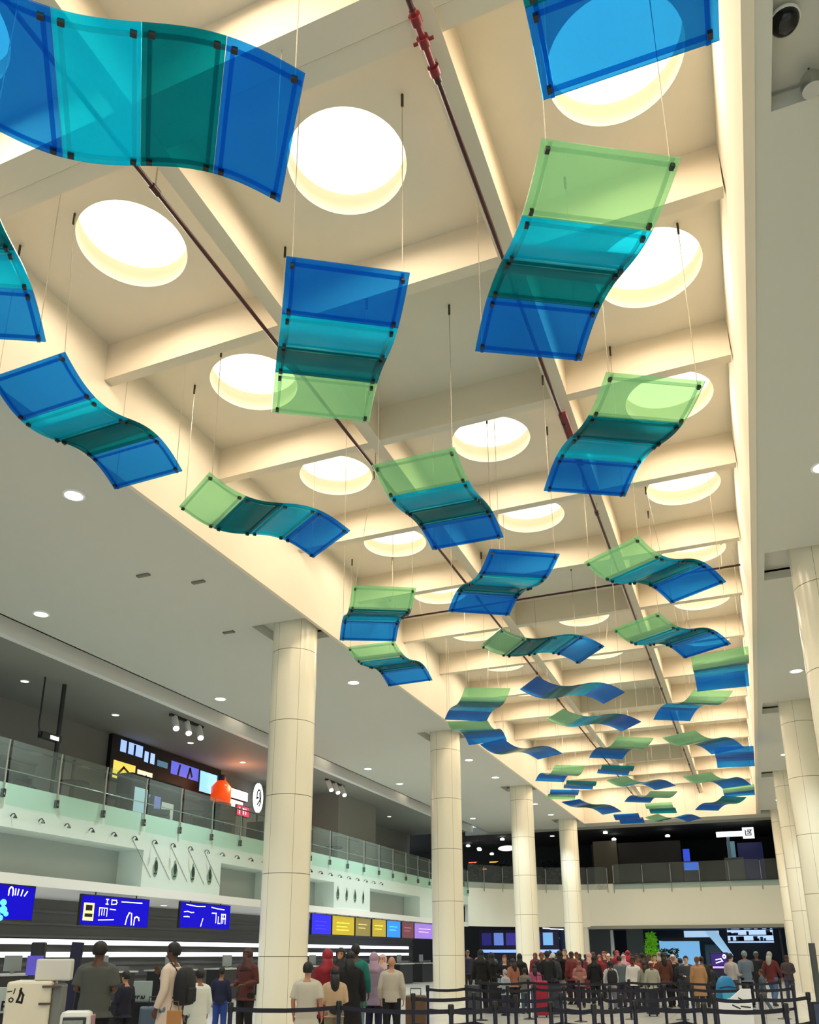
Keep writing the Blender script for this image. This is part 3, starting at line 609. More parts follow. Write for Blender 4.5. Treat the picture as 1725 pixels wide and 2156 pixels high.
stroke(t_, [[(-.3, -.12), (-.3, .12)], [(-.12, -.12), (-.12, .12), (.05, .1), (.02, -.12)], [(.22, -.12), (.22, .12)]], wht_scr, .03)
p = onx(466, 1660, -22.0); jr = thing('glass_jar_lamp', p - Vector((0, 0, .7)), 'glowing orange bottle-shaped lamp beside the display wall', 'lamp')
MB().lathe([(.38, 0), (.46, .1), (.46, .75), (.3, .95), (.2, 1.05)], n=20).build('jar', M('orange_glow', (240, 76, 14), .3, emit=.75), jr, smooth=50)
MB().lathe([(.22, 1.05), (.22, 1.3)], n=20).build('cap', dgrey_m, jr, smooth=50); MB().lathe([(.5, -.12), (.5, 0)], n=20).build('base', M('orange_base', (160, 60, 20), .4), jr)
lamp('POINT', 'lamp', (.7, .4, 1.0), 55, (1, .38, .16), jr, size=.3)
jb = MB().box((0, 0, (p.z - .82 - 5.9) / 2), (.9, 1.2, p.z - .82 - 5.9)).build('display_plinth', M('counter_dark', (38, 32, 34), .5)); jb.location = (p.x, p.y, 5.9); tag(jb, 'dark plinth carrying the orange lamp', 'plinth')
lamp('AREA', 'cove_glow', (-21.6, 34.3, 9.6), 70, (1, .5, .4), jr, size=1.5).location = (1.2, .8, 9.2 - jr.location.z)
# track lights
for i, (px_, lab) in enumerate((((393, 1527), 'white triple spotlight cluster hanging above the display wall'), ((705, 1655), 'white triple spotlight cluster hanging just past the first column'))):
    p = onz(px_[0], px_[1], ZS - .25); t_ = thing('spotlight_cluster', (p.x, p.y, ZS - .05), lab, 'spotlight', 'spotlight clusters on the mezzanine ceiling')
    MB().box((0, 0, -.04), (.12, 2.0, .08)).build('track', dgrey_m, t_)
    for k in (-1, 0, 1):
        s_ = MB().tube([(0, k * .75, -.1), (.35, k * .75 - .3, -.62)], .12, 12).build('spotlight_head', white_m, t_, smooth=60)
        MB().tube([(.345, k * .75 - .296, -.613), (.36, k * .75 - .31, -.635)], .1, 12).build('lens', M('mezz_lens', (250, 250, 245), .5, emit=5), s_)
# poles, tables and dark furniture behind the glass
for i, (px_, y1) in enumerate(((127, 1515), (157, 1600))):
    p = onx(px_, y1, -20.0)
    o = MB().tube([(0, 0, 5.9), (0, 0, p.z if i else ZS - .05)], .07 if not i else .05, 10).build('signpost', dgrey_m, smooth=60); o.location = (-20, p.y, 0); tag(o, ('tall dark pole from mezzanine floor to ceiling', 'shorter dark pole on the mezzanine beside the tall pole')[i], 'pole')
p = onx(105, 1552, -20.0); t_ = thing('sign_light', (p.x, p.y, p.z), 'small lit lamp box on a bracket beside the tall dark pole', 'lamp')
MB().box((0, 0, 0), (.2, .8, .2)).build('case', dgrey_m, t_); MB().box((0, .1, -.02), (.22, .35, .12)).build('lens', glow_strip, t_); MB().tube([(0, -.4, 0), (0, -.5, .25), (0, -.5, ZS - .05 - p.z)], .03, 6).build('bracket', dgrey_m, t_)
def table(x, y, i):
    t_ = thing('bar_table', (x, y, 5.9), 'dark round-top table on the mezzanine behind the railing, %s from the camera' % ORD[i], 'table', 'tables on the mezzanine')
    MB().lathe([(.5, .98), (.5, 1.03)], n=20).build('tabletop', dark_m, t_); MB().tube([(0, 0, .03), (0, 0, .98)], .04, 8).build('pedestal', dgrey_m, t_); MB().lathe([(.3, 0), (.3, .03)], n=16).build('base', dgrey_m, t_)
for i, y in enumerate((21, 23.6, 27.5, 30.2, 32.5, 36, 40)): table(-20.2 - .3 * (i % 2), y, i)
def armchair(x, y, i, rz=0):
    t_ = thing('armchair', (x, y, 5.9), 'dark armchair on the mezzanine behind the railing, %s from the camera' % ORD[i], 'chair', 'armchairs on the mezzanine', rz)
    m_ = M('chair_dark', (46, 44, 46), .7)
    MB().box((0, 0, .3), (.7, .7, .25)).build('seat', m_, t_, bevel=.04); MB().box((-.32, 0, .7), (.14, .8, .8)).build('backrest', m_, t_, bevel=.04)
    for s_ in (-1, 1): MB().box((0, s_ * .36, .5), (.65, .1, .2)).build('armrest', m_, t_, bevel=.03)
    for a in (-.28, .28):
        for b in (-.28, .28): MB().tube([(a, b, 0), (a, b, .2)], .025, 6).build('leg', steel_m, t_)
for i, (y, x) in enumerate(((18, -19.6), (19.6, -20.6), (24.6, -19.5), (28.6, -19.6), (31.4, -19.5), (34.6, -19.5))): armchair(x, y, i, .4 * i)
for i, (a, b) in enumerate(((16.0, 18.0), (19.2, 20.6))):
    o = MB().box((0, 0, .8), (.6, b - a, 1.6)).box((0, 0, 1.65), (.7, b - a + .1, .08)).build('display_cabinet', M('cabinet_grey', (92, 88, 86), .5), bevel=.02); o.location = (-21.8, (a + b) / 2, 5.9); tag(o, ('wide', 'narrow')[i] + ' grey cabinet against the mezzanine wall at far left', 'cabinet')
fr = thing('drinks_fridge', (-20.8, 25.6, 5.9), 'glowing drinks fridge with pictures under the display wall', 'fridge')
MB().box((0, 0, 1.0), (.7, 3.0, 2.0)).build('case', dark_m, fr, bevel=.02)
for k, (a, c_) in enumerate(((-1.0, (190, 220, 235)), (-.2, (120, 130, 210)), (.6, (200, 200, 190)))): MB().bb((.35, a - .3, .6), (.362, a + .42, 1.5 - .15 * k)).build('display', M('fridge_%d' % k, c_, .4, emit=.55), fr)

# ------------------------------------------------------------------ far end: curved fascia, balcony and shops below
EP = [(-18.0, 56.2), (-17.2, 57.4), (-16.2, 58.6), (-15.0, 59.8), (-13.6, 60.8), (-12.2, 61.5), (-10.8, 61.9), (-9.4, 62.0), (4.4, 62.0)]
def ribbon(path, off, z0, z1):
    out = []
    for i, (x, y) in enumerate(path):
        a = path[max(i - 1, 0)]; b = path[min(i + 1, len(path) - 1)]; dx, dy = b[0] - a[0], b[1] - a[1]; l = math.hypot(dx, dy)
        out.append((x - dy / l * off, y + dx / l * off))
    return MB().prism(list(path) + out[::-1], z0, z1)
def ribbon_q(path, off, z0, z1):
    mb = MB()
    for a, b in zip(path[:-1], path[1:]):
        dx, dy = b[0] - a[0], b[1] - a[1]; l = math.hypot(dx, dy); nx, ny = -dy / l * off, dx / l * off
        mb.prism([a, b, (b[0] + nx, b[1] + ny), (a[0] + nx, a[1] + ny)], z0, z1)
    return mb
struct(ribbon_q(EP, .35, 3.35, 6.3).build('wall_front', M('end_fascia', (246, 248, 236), .45)))
mb = MB(); mb.prism([(x + .1, y + .2) for x, y in EP] + [(4.4, 72), (-24, 72), (-24, 56.4)], 5.5, 5.9); struct(mb.build('floor', grey_m))
mb = MB(); mb.bb((-30, 59.3, ZS + .3), (6, 74, ZS + .4)); struct(mb.build('ceiling', M('black_ceiling', (30, 30, 34), .8)))
mb = MB(); mb.bb((-19, 59.1, ZS - .15), (5.2, 59.35, ZS + .4)); struct(mb.build('trim_84', M('end_edge', (150, 152, 146), .6)))
mb = MB(); mb.bb((-30, 72, FZ), (6, 72.2, ZS + .4)); struct(mb.build('wall_front', M('black_wall', (16, 17, 22), .7)))
mb = MB(); mb.bb((5.0, -8, FZ), (5.2, 72, ZS + .4)); struct(mb.build('wall_right', M('right_wall', (232, 232, 220), .7)))
mb = MB(); mb.bb((1.75, 61.9, FZ), (4.9, 62.3, 3.4)).bb((-11.6, 61.95, FZ), (-11.0, 62.3, 3.36)); struct(mb.build('wall_front', M('end_fascia', (246, 248, 236), .45)))
mb = MB(); mb.bb((-11.0, 61.9, 3.2), (1.75, 62.0, 3.42)); struct(mb.build('trim_85', M('end_edge', (150, 152, 146), .6)))
mb = MB(); mb.bb((-18, 71, FZ), (4.9, 71.2, 5.4)); struct(mb.build('wall_front', M('shop_back', (26, 32, 44), .5)))
# end railing
er = thing('glass_railing', (0, 61.95, 6.0), 'glass railing with slim posts along the far end balcony', 'railing')
for i, (a, b) in enumerate(zip([-9.0, -6.9, -5.0, -3.1, -1.2, .8], [-7.0, -5.0, -3.2, -1.3, .7, 2.4])): MB().bb((a, -.03, -.1), (b, -.015, 1.65)).build('glass_pane', clear_m, er)
for x in (-8.95, -6.95, -5.05, -3.15, -1.25, .75, 2.35):
    MB().tube([(x, -.06, -.35), (x, -.08, .3), (x, -.05, 1.55)], .032, 8).build('post', steel_m, er, smooth=60)
MB().tube([(-9, -.1, .28), (2.4, -.1, .28)], .03, 8).build('handrail', dgrey_m, er, smooth=60)
e2 = thing('glass_railing', (0, 0, 6.0), 'glass railing along the curved corner of the far balcony', 'railing')
for a, b in zip(EP[:7], EP[1:8]):
    dx, dy = b[0] - a[0], b[1] - a[1]; l = math.hypot(dx, dy); nx, ny = -dy / l, dx / l
    MB().prism([(a[0] + .03 * dx, a[1] + .03 * dy), (b[0] - .03 * dx, b[1] - .03 * dy), (b[0] - .03 * dx + nx * .02, b[1] - .03 * dy + ny * .02), (a[0] + .03 * dx + nx * .02, a[1] + .03 * dy + ny * .02)], -.1, 1.5).build('glass_pane', clear_m, e2)
    MB().tube([(b[0] - nx * .05, b[1] - ny * .05, -.3), (b[0] - nx * .05, b[1] - ny * .05, 1.4)], .03, 8).build('post', steel_m, e2, smooth=60)
# upper level beyond the railing
def boxat(name, px0, py0, px1, py1, Y, depth, mat, label, cat, z0=None, bevel=0, kind=None):
    a = ony(px0, py0, Y); b = ony(px1, py1, Y); zb_ = b.z if z0 is None else z0
    o = MB().bb((-(b.x - a.x) / 2, 0, 0), ((b.x - a.x) / 2, depth, a.z - zb_)).build(name, mat, bevel=bevel); o.location = ((a.x + b.x) / 2, Y, zb_)
    return tag(o, label, cat) if not kind else struct(o)
boxat('cafe_block', 1245, 1778, 1440, 1850, 67, 3, M('cafe_dark', (70, 64, 60), .6), 'long dark brown kiosk block behind the far balcony railing', 'kiosk', 5.9)
boxat('lit_partition', 1248, 1772, 1300, 1800, 66.6, .1, M('cafe_beige', (112, 104, 86), .6, emit=.05), 'dim beige partition at the left end of the balcony kiosk', 'partition', 5.9)
kb = thing('vending_machine', ony(1458, 1838, 65.5), 'blue glowing machine on the far balcony right of the brown kiosk', 'machine'); kb.location.z = 5.9
MB().bb((-.55, -.3, 0), (.55, .4, 2.1)).build('case', M('machine_blue', (20, 44, 96), .4), kb, bevel=.03)
MB().bb((-.5, -.32, 1.45), (.5, -.3, 2.0)).build('panel', M('blue_glow', (60, 120, 230), .4, emit=.9), kb); MB().bb((-.5, -.1, 2.1), (-.05, .1, 3.0)).build('header', M('blue_glow2', (50, 80, 220), .4, emit=.8), kb)
hs = thing('hanging_sign', ony(1540, 1756, 64), 'lit white sign bar with a square emblem box hanging over the far balcony', 'sign')
MB().bb((-1.0, -.1, -.18), (.75, .1, .18)).build('bar', M('sign_white', (246, 248, 250), .4, emit=1.1), hs)
MB().bb((.75, -.12, -.36), (1.5, .12, .4)).build('emblem_box', M('sign_white', (246, 248, 250), .4, emit=1.1), hs)
stroke(hs, [[(.95, .2), (.95, -.15), (1.3, -.15), (1.3, .2)], [(1.05, .1), (1.2, .1), (1.2, -.02), (1.05, -.02)], [(1.1, .2), (1.35, .2)]], dark_m, .03, .13, 'emblem', 'y')
for x in (-.6, 1.1): MB().tube([(x, 0, .15), (x, 0, ZS + .3 - hs.location.z)], .03, 6).build('hanger', dgrey_m, hs)
MB().bb((-.35, 0, -1.7), (-.15, .15, -.18)).build('mast', M('mast_blue', (130, 160, 190), .4), hs)
for (a, b, c_, d, rgb, lab) in ((1552, 1775, 1608, 1800, (24, 32, 90), 'dark blue wide board under the white sign on the balcony'), (1530, 1772, 1550, 1800, (120, 170, 190), 'pale blue rounded panel beside the sign mast')):
    boxat('display_board', a, b, c_, d, 66, .2, M('db_%d' % a, rgb, .4, emit=.25), lab, 'board', 5.9)
boxat('reception_desk', 1525, 1806, 1570, 1840, 64.5, .8, M('desk_grey', (120, 124, 124), .5), 'pale grey desk behind the right end of the balcony railing', 'desk', 5.9)
for i, (x, y, z) in enumerate(((1275, 1752, 9.9), (1293, 1766, 9.6), (1393, 1747, 10.0), (1406, 1759, 9.8), (1518, 1741, 10.1), (1058, 1766, 9.9), (1009, 1786, 9.6), (1036, 1797, 9.4), (1163, 1758, 10.0), (986, 1780, 9.6), (1010, 1788, 9.3))):
    p = onz(x, y, z) if False else ony(x, y, 64 + (i * 7 % 5)); t_ = thing('ceiling_spot', p, 'small bright spot lamp in the dark ceiling beyond the far balcony, %s' % ('%s from the right' % ORD[i]), 'spotlight', 'spots in the dark balcony ceiling')
    MB().lathe([(.16, -.1), (.17, 0), (.1, .06)], n=14).build('head', M('mezz_lens', (250, 250, 245), .5, emit=5), t_); MB().tube([(0, 0, .05), (0, 0, ZS + .3 - p.z)], .02, 5).build('stem', black_m, t_)
p = ony(1068, 1786, 66); o = MB().ell((0, 0, 0), (.75, .2, .22), 18, 10).build('oval_lamp', M('lamp_cream', (255, 246, 225), .5, emit=1.4), smooth=180); o.location = p; tag(o, 'oval cream pendant lamp behind the third column', 'lamp')
MB().tube([(0, 0, .2), (0, 0, ZS + .3 - p.z)], .015, 5).build('cord', black_m, o)
for i, (x, y, lab) in enumerate(((1040, 1815, 'yellow'), (1016, 1830, 'orange'), (996, 1816, 'amber'))):
    p = ony(x, y, 66); t_ = thing('shop_light', p, 'tiny %s light bar glowing in the dark beyond the corner balcony' % lab, 'lamp'); MB().box((0, 0, 0), (.7, .1, .07)).build('lens', M('tiny_%d' % i, (255, 190 - 40 * i, 80), .5, emit=1.4), t_)
    MB().tube([(0, 0.06, .04), (0, .06, ZS + .3 - p.z)], .012, 5).build('cord', black_m, t_)
def plant(name, base, h, rx, n, rgb, label, emit=0, seed=1, pot=True, zlo=.3):
    t_ = thing(name, base, label, 'plant'); rnd = random.Random(seed); mb = MB()
    for i in range(n):
        a = rnd.random() * 6.283; q = rnd.random() ** .6; z = zlo * h + (1 - zlo) * h * rnd.random(); r_ = rx * q * (1 - .35 * abs(2 * (z / h) - 1.1))
        c = Vector((r_ * math.cos(a), r_ * math.sin(a), z)); s_ = .1 + .1 * rnd.random(); d1 = Vector((rnd.uniform(-1, 1), rnd.uniform(-1, 1), rnd.uniform(-.6, .8))).normalized(); d2 = d1.cross(Vector((rnd.random(), rnd.random(), 1))).normalized()
        mb.add([c - d1 * s_, c + d2 * s_ * .4 + Vector((0, 0, .02)), c + d1 * s_, c - d2 * s_ * .4], [(0, 1, 2, 3)])
    mb.build('foliage', M('leaf_%s_%d' % (name, seed), rgb, .6, emit=emit), t_, fix=False)
    if pot:
        MB().lathe([(.2, 0), (.28, .45), (.26, .45), (.22, .4)], n=16).build('pot', dgrey_m, t_, smooth=40); MB().tube([(0, 0, .3), (0, 0, h * .7)], .04, 6).build('stem', M('bark', (60, 50, 40), .8), t_)
    return t_
for i, (x, lab) in enumerate(((1160, 'dark leafy plant on the far balcony between the third and fourth columns'), (1058, 'dark leafy plant on the corner balcony behind the railing post'), (996, 'dark leafy plant on the corner balcony right of the second column'))):
    p = ony(x, 1850, 64.5); plant('leafy_plant', (p.x, 64.5, 5.9), 2.5, 1.0, 420, (24, 48, 36), lab, seed=i + 2)
# shops under the balcony
boxat('wall_panel', 1237, 1955, 1300, 2060, 66.5, .15, M('panel_grey', (84, 94, 100), .5), 'left grey wall panel in the opening under the balcony', 'panel', FZ)
boxat('wall_panel', 1318, 1955, 1362, 2060, 66.5, .15, M('panel_grey', (84, 94, 100), .5), 'right grey wall panel beside the tall green plant', 'panel', FZ)
o = MB().tube([(0, 0, 0), (0, 0, 3.3)], [.2, .09], 14).build('leaning_mast', M('mast_white', (224, 230, 236), .4), smooth=60); p = ony(1293, 2030, 64); o.location = (p.x, 64, FZ); tag(o, 'slim white tapered mast in the opening under the balcony', 'mast')
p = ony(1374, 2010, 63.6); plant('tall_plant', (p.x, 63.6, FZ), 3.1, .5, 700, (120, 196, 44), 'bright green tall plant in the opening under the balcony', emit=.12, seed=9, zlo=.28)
p = ony(1412, 2030, 65.6); plant('bushy_plant', (p.x, 65.6, FZ), 2.0, .9, 420, (58, 74, 40), 'low olive bush in front of the light-blue shop wall', seed=11)
bw = boxat('lit_shop_wall', 1388, 1981, 1482, 2075, 67.5, .2, M('shop_blue', (126, 188, 240), .5, emit=.75), 'large light-blue glowing shop wall under the balcony', 'shop wall', FZ)
boxat('canopy', 1392, 1974, 1516, 1981, 66.8, 1.0, M('canopy_dark', (34, 44, 60), .5), 'dark flat canopy over the light-blue shop wall', 'canopy')
cl = boxat('light_box_row', 1440, 1960, 1515, 1973, 68, .2, M('shop_ice', (186, 222, 255), .5, emit=.8), 'row of icy blue lit boxes above the dark canopy', 'light box')
for s_ in (-1.2, 1.2): MB().bb((s_ - .03, .2, FZ - cl.location.z), (s_ + .03, .26, .05)).build('support', dgrey_m, cl)
tt = boxat('teal_partition', 1484, 1989, 1526, 2075, 66, .15, M('teal_dark', (30, 66, 86), .4, emit=.1), 'dark teal partition beside the light-blue shop wall', 'partition', FZ)
a = ony(1512, 1960, 65.6); b = ony(1540, 2012, 65.6)
o = MB().add([(a.x - .9, 0, a.z), (a.x - .1, 0, a.z), (b.x + .15, 0, b.z), (b.x - .35, 0, b.z), (a.x - .9, .15, a.z), (a.x - .1, .15, a.z), (b.x + .15, .15, b.z), (b.x - .35, .15, b.z)], [(0, 1, 2, 3), (7, 6, 5, 4), (0, 4, 5, 1), (1, 5, 6, 2), (2, 6, 7, 3), (3, 7, 4, 0)]).build('slanted_panel', M('shop_ice2', (160, 206, 246), .5, emit=.6)); o.location = (0, 65.6, 0); tag(o, 'pale blue slanted panel between the two shops', 'panel'); MB().bb((b.x - .2, .02, FZ), (b.x - .1, .12, b.z)).build('support', steel_m, o)
sh = thing('lit_shelf_wall', ony(1580, 1970, 68), 'bright white-blue lit shelf wall over the dark shop at right', 'shelf')
a = ony(1532, 1957, 68); b = ony(1632, 1986, 68); hx, hz = (b.x - a.x) / 2, (a.z - b.z) / 2
MB().bb((-hx, 0, -hz), (hx, .2, hz)).build('back', M('shelf_glow', (190, 220, 255), .5, emit=.95), sh)
rnd = random.Random(5)
for k in range(3): MB().bb((-hx, -.25, -hz + .1 + k * hz * .8), (hx, 0, -hz + .15 + k * hz * .8)).build('shelf', M('shelf_dark', (30, 44, 70), .5), sh)
for k in range(22):
    x = rnd.uniform(-hx, hx - .3); z = -hz + .15 + (k % 3) * hz * .8; MB().bb((x, -.22, z), (x + rnd.uniform(.1, .35), -.05, z + rnd.uniform(.12, .35))).build('goods', M('goods_%d' % (k % 4), ((20, 40, 70), (70, 110, 160), (230, 240, 255), (40, 60, 90))[k % 4], .5), sh)
boxat('doorway_pillar', 1640, 1952, 1662, 2090, 63, .3, M('frame_navy', (22, 30, 52), .4), 'dark navy pillar at the right edge of the shop opening', 'frame', FZ)
kz = thing('photo_kiosk', ony(1517, 2040, 60), 'purple-lit kiosk screen in front of the shops', 'kiosk'); kz.location.z = FZ
MB().bb((-.55, 0, 0), (.55, .5, 1.75)).build('body', M('kiosk_navy', (22, 18, 60), .4), kz, bevel=.02); MB().bb((-.48, -.01, .95), (.48, 0, 1.68)).build('display', M('kiosk_purple', (46, 24, 120), .4, emit=.5), kz); MB().bb((-.5, -.05, .78), (.55, 0, .9)).build('light_bar', M('kiosk_lilac', (190, 150, 250), .4, emit=1), kz)
stroke(kz, [[(-.2, 1.3), (.1, 1.36), (.2, 1.2)], [(-.2, 1.1), (.1, 1.2)], arc(.32, 1.5, .08, .1, 0, 360)], wht_scr, .03, .02, 'picture', 'y')
for i in range(4): downlight(-9.5 + 3.2 * i, 64.4, 3.3, 'downlight in the ceiling of the shop opening under the balcony, %s from the left' % ORD[i], 'lights in the shop opening', .12, power=160, e=M('mezz_lens', (250, 250, 245), .5, emit=5), col=(.8, .92, 1))  # added lamps that brighten the dark interior under the balcony
mb = MB(); mb.bb((-11.6, 62.3, 3.3), (4.9, 71, 3.4)); struct(mb.build('ceiling', M('shop_ceiling', (90, 100, 110), .7)))
# lit wall board past the third column
t_ = boxat('wall_screen', 1140, 1945, 1192, 2000, 61.6, .12, M('screen_ink', (16, 26, 52), .3, emit=.5), 'dark blue wall screen with a white text line between the third and fourth columns', 'screen')
w2 = (ony(1192, 1945, 61.6).x - ony(1140, 1945, 61.6).x) / 2
stroke(t_, [[(-w2 * .8, 1.5), (-w2 * .3, 1.47)], [(-w2 * .2, 1.44), (w2 * .8, 1.4)]], wht_scr, .04, .01, 'lettering', 'y'); stroke(t_, [arc(.2, .8, .14, .1, 0, 360)], wht_scr, .06, .01, 'lamp_mark', 'y')
tr = thing('stand_screens', (-15.5, 60.9, FZ), 'row of violet and blue lit windows under the curved corner', 'screen')
MB().bb((-3.2, 0, 1.9), (2.6, .2, 3.3)).build('housing', M('kiosk_navy', (22, 18, 60), .4), tr)
for k, c_ in enumerate(((40, 36, 120), (110, 140, 230), (60, 50, 150), (90, 130, 200), (30, 60, 150), (120, 180, 240))): MB().bb((-3.0 + .9 * k, -.02, 2.25), (-2.3 + .9 * k, 0, 3.1)).build('display', M('stand_%d' % k, c_, .4, emit=.6), tr)
MB().bb((-3.2, -.05, 1.75), (2.6, .1, 1.95)).build('light_bar', M('stand_bar', (150, 190, 255), .4, emit=.8), tr); MB().bb((-3.2, .05, 0), (2.6, .2, 1.75)).build('base', M('frame_navy', (22, 30, 52), .4), tr)

# ------------------------------------------------------------------ check-in desks under the mezzanine and foreground counter
def desk(y, i):
    t_ = thing('check_in_desk', (-19.6, y, FZ), 'dark check-in desk under the blue screens, %s from the camera' % ORD[i], 'desk', 'check-in desks')
    MB().bb((-.4, -1.0, 0), (.4, 1.0, 1.08)).build('body', M('desk_body', (44, 44, 48), .4), t_, bevel=.02); MB().bb((-.5, -1.05, 1.08), (.48, 1.05, 1.13)).build('worktop', M('desk_top', (205, 206, 200), .4), t_)
    MB().bb((.0, -.55, 1.2), (.05, .05, 1.62)).bb((-.02, -.28, 1.13), (.06, -.22, 1.25)).build('monitor', M('monitor_grey', (156, 166, 166), .4), t_)
    MB().bb((-.2, .5, 1.13), (.25, .85, 1.28)).build('printer', grey_m, t_)
for i in range(11): desk(15.5 + 3.6 * i, i)
def panel_at(name, x, d, w, z0, z1, thick, mat, label, cat, rz=YAW, bevel=.01):
    p = atd(x, d); o = MB().bb((-w / 2, -thick / 2, z0 - FZ), (w / 2, thick / 2, z1 - FZ)).build(name, mat, bevel=bevel); o.location = p; o.rotation_euler.z = rz; return tag(o, label, cat)
cp = atd(79, 10.6); ct = thing('service_counter', cp, 'cream service counter with a small pointing-hand mark at bottom left', 'counter', rz=YAW + .26)
MB().bb((-.25, -.3, 0), (.24, .3, 1.36)).build('body', M('counter_cream', (226, 218, 196), .4), ct, bevel=.03)
MB().bb((.24, -.24, 0), (.36, .28, 1.32)).build('side_panel', M('counter_grey', (120, 122, 120), .4), ct, bevel=.02)
MB().bb((.12, -.33, 1.10), (.26, -.30, 1.125)).bb((.14, -.34, 1.29), (.34, -.1, 1.315)).build('ledge', M('ledge_brown', (84, 66, 58), .5), ct)
stroke(ct, [[(-.23, 1.25), (-.19, 1.255)], [(-.155, 1.28), (-.165, 1.23)], arc(-.185, 1.16, .022, .022, 0, 360)], dark_m, .006, .303, 'printed_mark', 'y')
stroke(ct, [[(-.09, 1.28), (-.1, 1.2), (-.12, 1.14), (-.07, 1.13), (-.06, 1.21), (-.095, 1.26)]], dark_m, .012, .303, 'hand_mark', 'y')
pb = MB().bb((-.2, -.16, 0), (.2, .16, .25)).build('document_printer', M('printer_white', (212, 210, 204), .4), bevel=.02); pb.location = cp + CR * .16 + Vector((0, .1, 1.36)); pb.rotation_euler.z = YAW + .26; tag(pb, 'pale grey printer box on top of the cream counter', 'printer')
pn = panel_at('tall_display', 147, 13.2, .17, FZ, 1.72, .08, navy_m, 'tall narrow navy display stand behind the cream counter', 'display stand')
pn.rotation_euler.y = .06
kp = atd(76, 14.2); ks = thing('self_service_kiosk', kp, 'dark self-service kiosk with a violet screen at far left', 'kiosk', rz=YAW)
MB().bb((-.16, -.1, 0), (.16, .2, 1.25)).bb((-.1, 0, 1.25), (.12, .12, 1.85)).build('body', black_m, ks, bevel=.02); MB().bb((-.12, -.03, 1.34), (.13, .0, 1.64)).build('display', M('kiosk_screen', (76, 66, 170), .3, emit=.6), ks); MB().bb((-.15, -.15, 1.22), (.14, -.1, 1.27)).build('light_bar', wht_scr, ks)
sg = panel_at('counter_sign', 12, 10.8, .34, .86, 1.16, .04, M('sign_grey', (168, 180, 178), .4), 'pale grey sign with dark block letters at the left frame edge', 'sign', rz=YAW + .35)
stroke(sg, [[(-.16, 1.02), (-.16, 1.1), (-.12, 1.1), (-.16, 1.06), (-.12, 1.02)], [(-.08, 1.02), (-.08, 1.1), (-.02, 1.1), (-.02, 1.02), (-.08, 1.02)], [(.04, 1.02), (.04, 1.11), (.1, 1.11), (.1, 1.02)], [(.04, 1.06), (.1, 1.06)]], dark_m, .012, .022, 'lettering', 'y')
bs = panel_at('sign_stand', 8, 10.9, .4, FZ, .86, .1, dark_m, 'black stand under the grey sign at the left frame edge', 'stand')
su = thing('suitcase', atd(176, 9.7) + Vector((0, 0, .42)), 'white-framed suitcase with a grey ribbed front beside the cream counter', 'suitcase', rz=YAW + .22)
MB().bb((-.16, -.12, 0), (.16, .12, .66)).build('shell', M('shell_white', (226, 226, 222), .3), su, bevel=.05)
MB().bb((-.125, -.135, .06), (.115, -.115, .6)).build('frame', M('shell_dark', (44, 46, 46), .5), su, bevel=.02); MB().bb((-.115, -.142, .07), (.085, -.13, .57)).build('front', M('shell_grey', (150, 156, 150), .25, noise=.4, scale=14), su)
MB().bb((.16, -.08, .02), (.185, .1, .62)).build('side_trim', M('shell_pink', (170, 120, 130), .4), su, bevel=.02)
lc = thing('luggage_cart', atd(176, 9.7), 'low steel luggage cart carrying the white suitcase', 'cart', rz=YAW + .22)
MB().bb((-.3, -.35, .36), (.3, .35, .42)).build('platform', steel_m, lc)
for a in (-.25, .25):
    for b in (-.3, .3): MB().tube([(a, b, .08), (a, b, .36)], .02, 6).build('leg', steel_m, lc); MB().tube([(a - .02, b, .06), (a + .02, b, .06)], .06, 12).build('wheel', black_m, lc)
dm_ = atd(307, 16); mo = thing('desk_monitor', dm_, 'grey monitor back with small dark lettering behind the crouching person', 'monitor', rz=YAW)
MB().bb((-.17, -.02, .85), (.17, .02, 1.2)).build('back', M('monitor_pale', (150, 164, 162), .4), mo, bevel=.01); MB().bb((-.9, -.1, 0), (1.0, .5, .84)).build('desk', dark_m, mo)
stroke(mo, [[(-.12, .9), (-.11, .94)], [(-.08, .9), (-.08, .94), (-.04, .94)], [(-.01, .9), (.0, .94), (.02, .9)], [(.04, .9), (.05, .94)]], dark_m, .01, .025, 'lettering', 'y')
# luggage in the queue
def suitcase(x, d, w, h, dep, rgb, label, dz=0, rz=YAW):
    t_ = thing('suitcase', atd(x, d) + Vector((0, 0, dz)), label, 'suitcase', rz=rz); m_ = M('case_%d_%d' % (x, rgb[0]), rgb, .4)
    MB().bb((-w / 2, -dep / 2, .05), (w / 2, dep / 2, h)).build('shell', m_, t_, bevel=.03); MB().tube([(-w / 4, 0, h), (-w / 4, 0, h + .14), (w / 4, 0, h + .14), (w / 4, 0, h)], .012, 6).build('handle', dgrey_m, t_)
    for k in range(3): MB().bb((-w / 2 + .08 + k * w / 3.4, -dep / 2 - .006, .1), (-w / 2 + .1 + k * w / 3.4, -dep / 2, h - .06)).build('rib', m_, t_)
    for s_ in (-1, 1): MB().tube([(s_ * w * .35 - .015, 0, .03), (s_ * w * .35 + .015, 0, .03)], .03, 8).build('wheel', black_m, t_)
suitcase(1135, 24.6, .37, .95, .28, (168, 16, 50), 'crimson upright suitcase behind the belt barrier')
suitcase(1165, 25, .34, .85, .28, (54, 58, 70), 'slate suitcase right of the crimson one')
suitcase(996, 26, .42, .8, .3, (64, 66, 66), 'grey suitcase beside the second column')
suitcase(1040, 26.2, .40, .85, .3, (16, 16, 20), 'black suitcase among the dark-clad group')
suitcase(340, 13.6, .5, .9, .3, (84, 104, 124), 'blue-grey suitcase in front of the cream-shirted man', rz=YAW + .3)
suitcase(1365, 25.0, .3, .7, .3, (28, 28, 46), 'navy suitcase under the grey-jacketed people')
suitcase(875, 19.5, .45, .8, .3, (96, 68, 44), 'tan brown suitcase beside the beige-jacketed man')
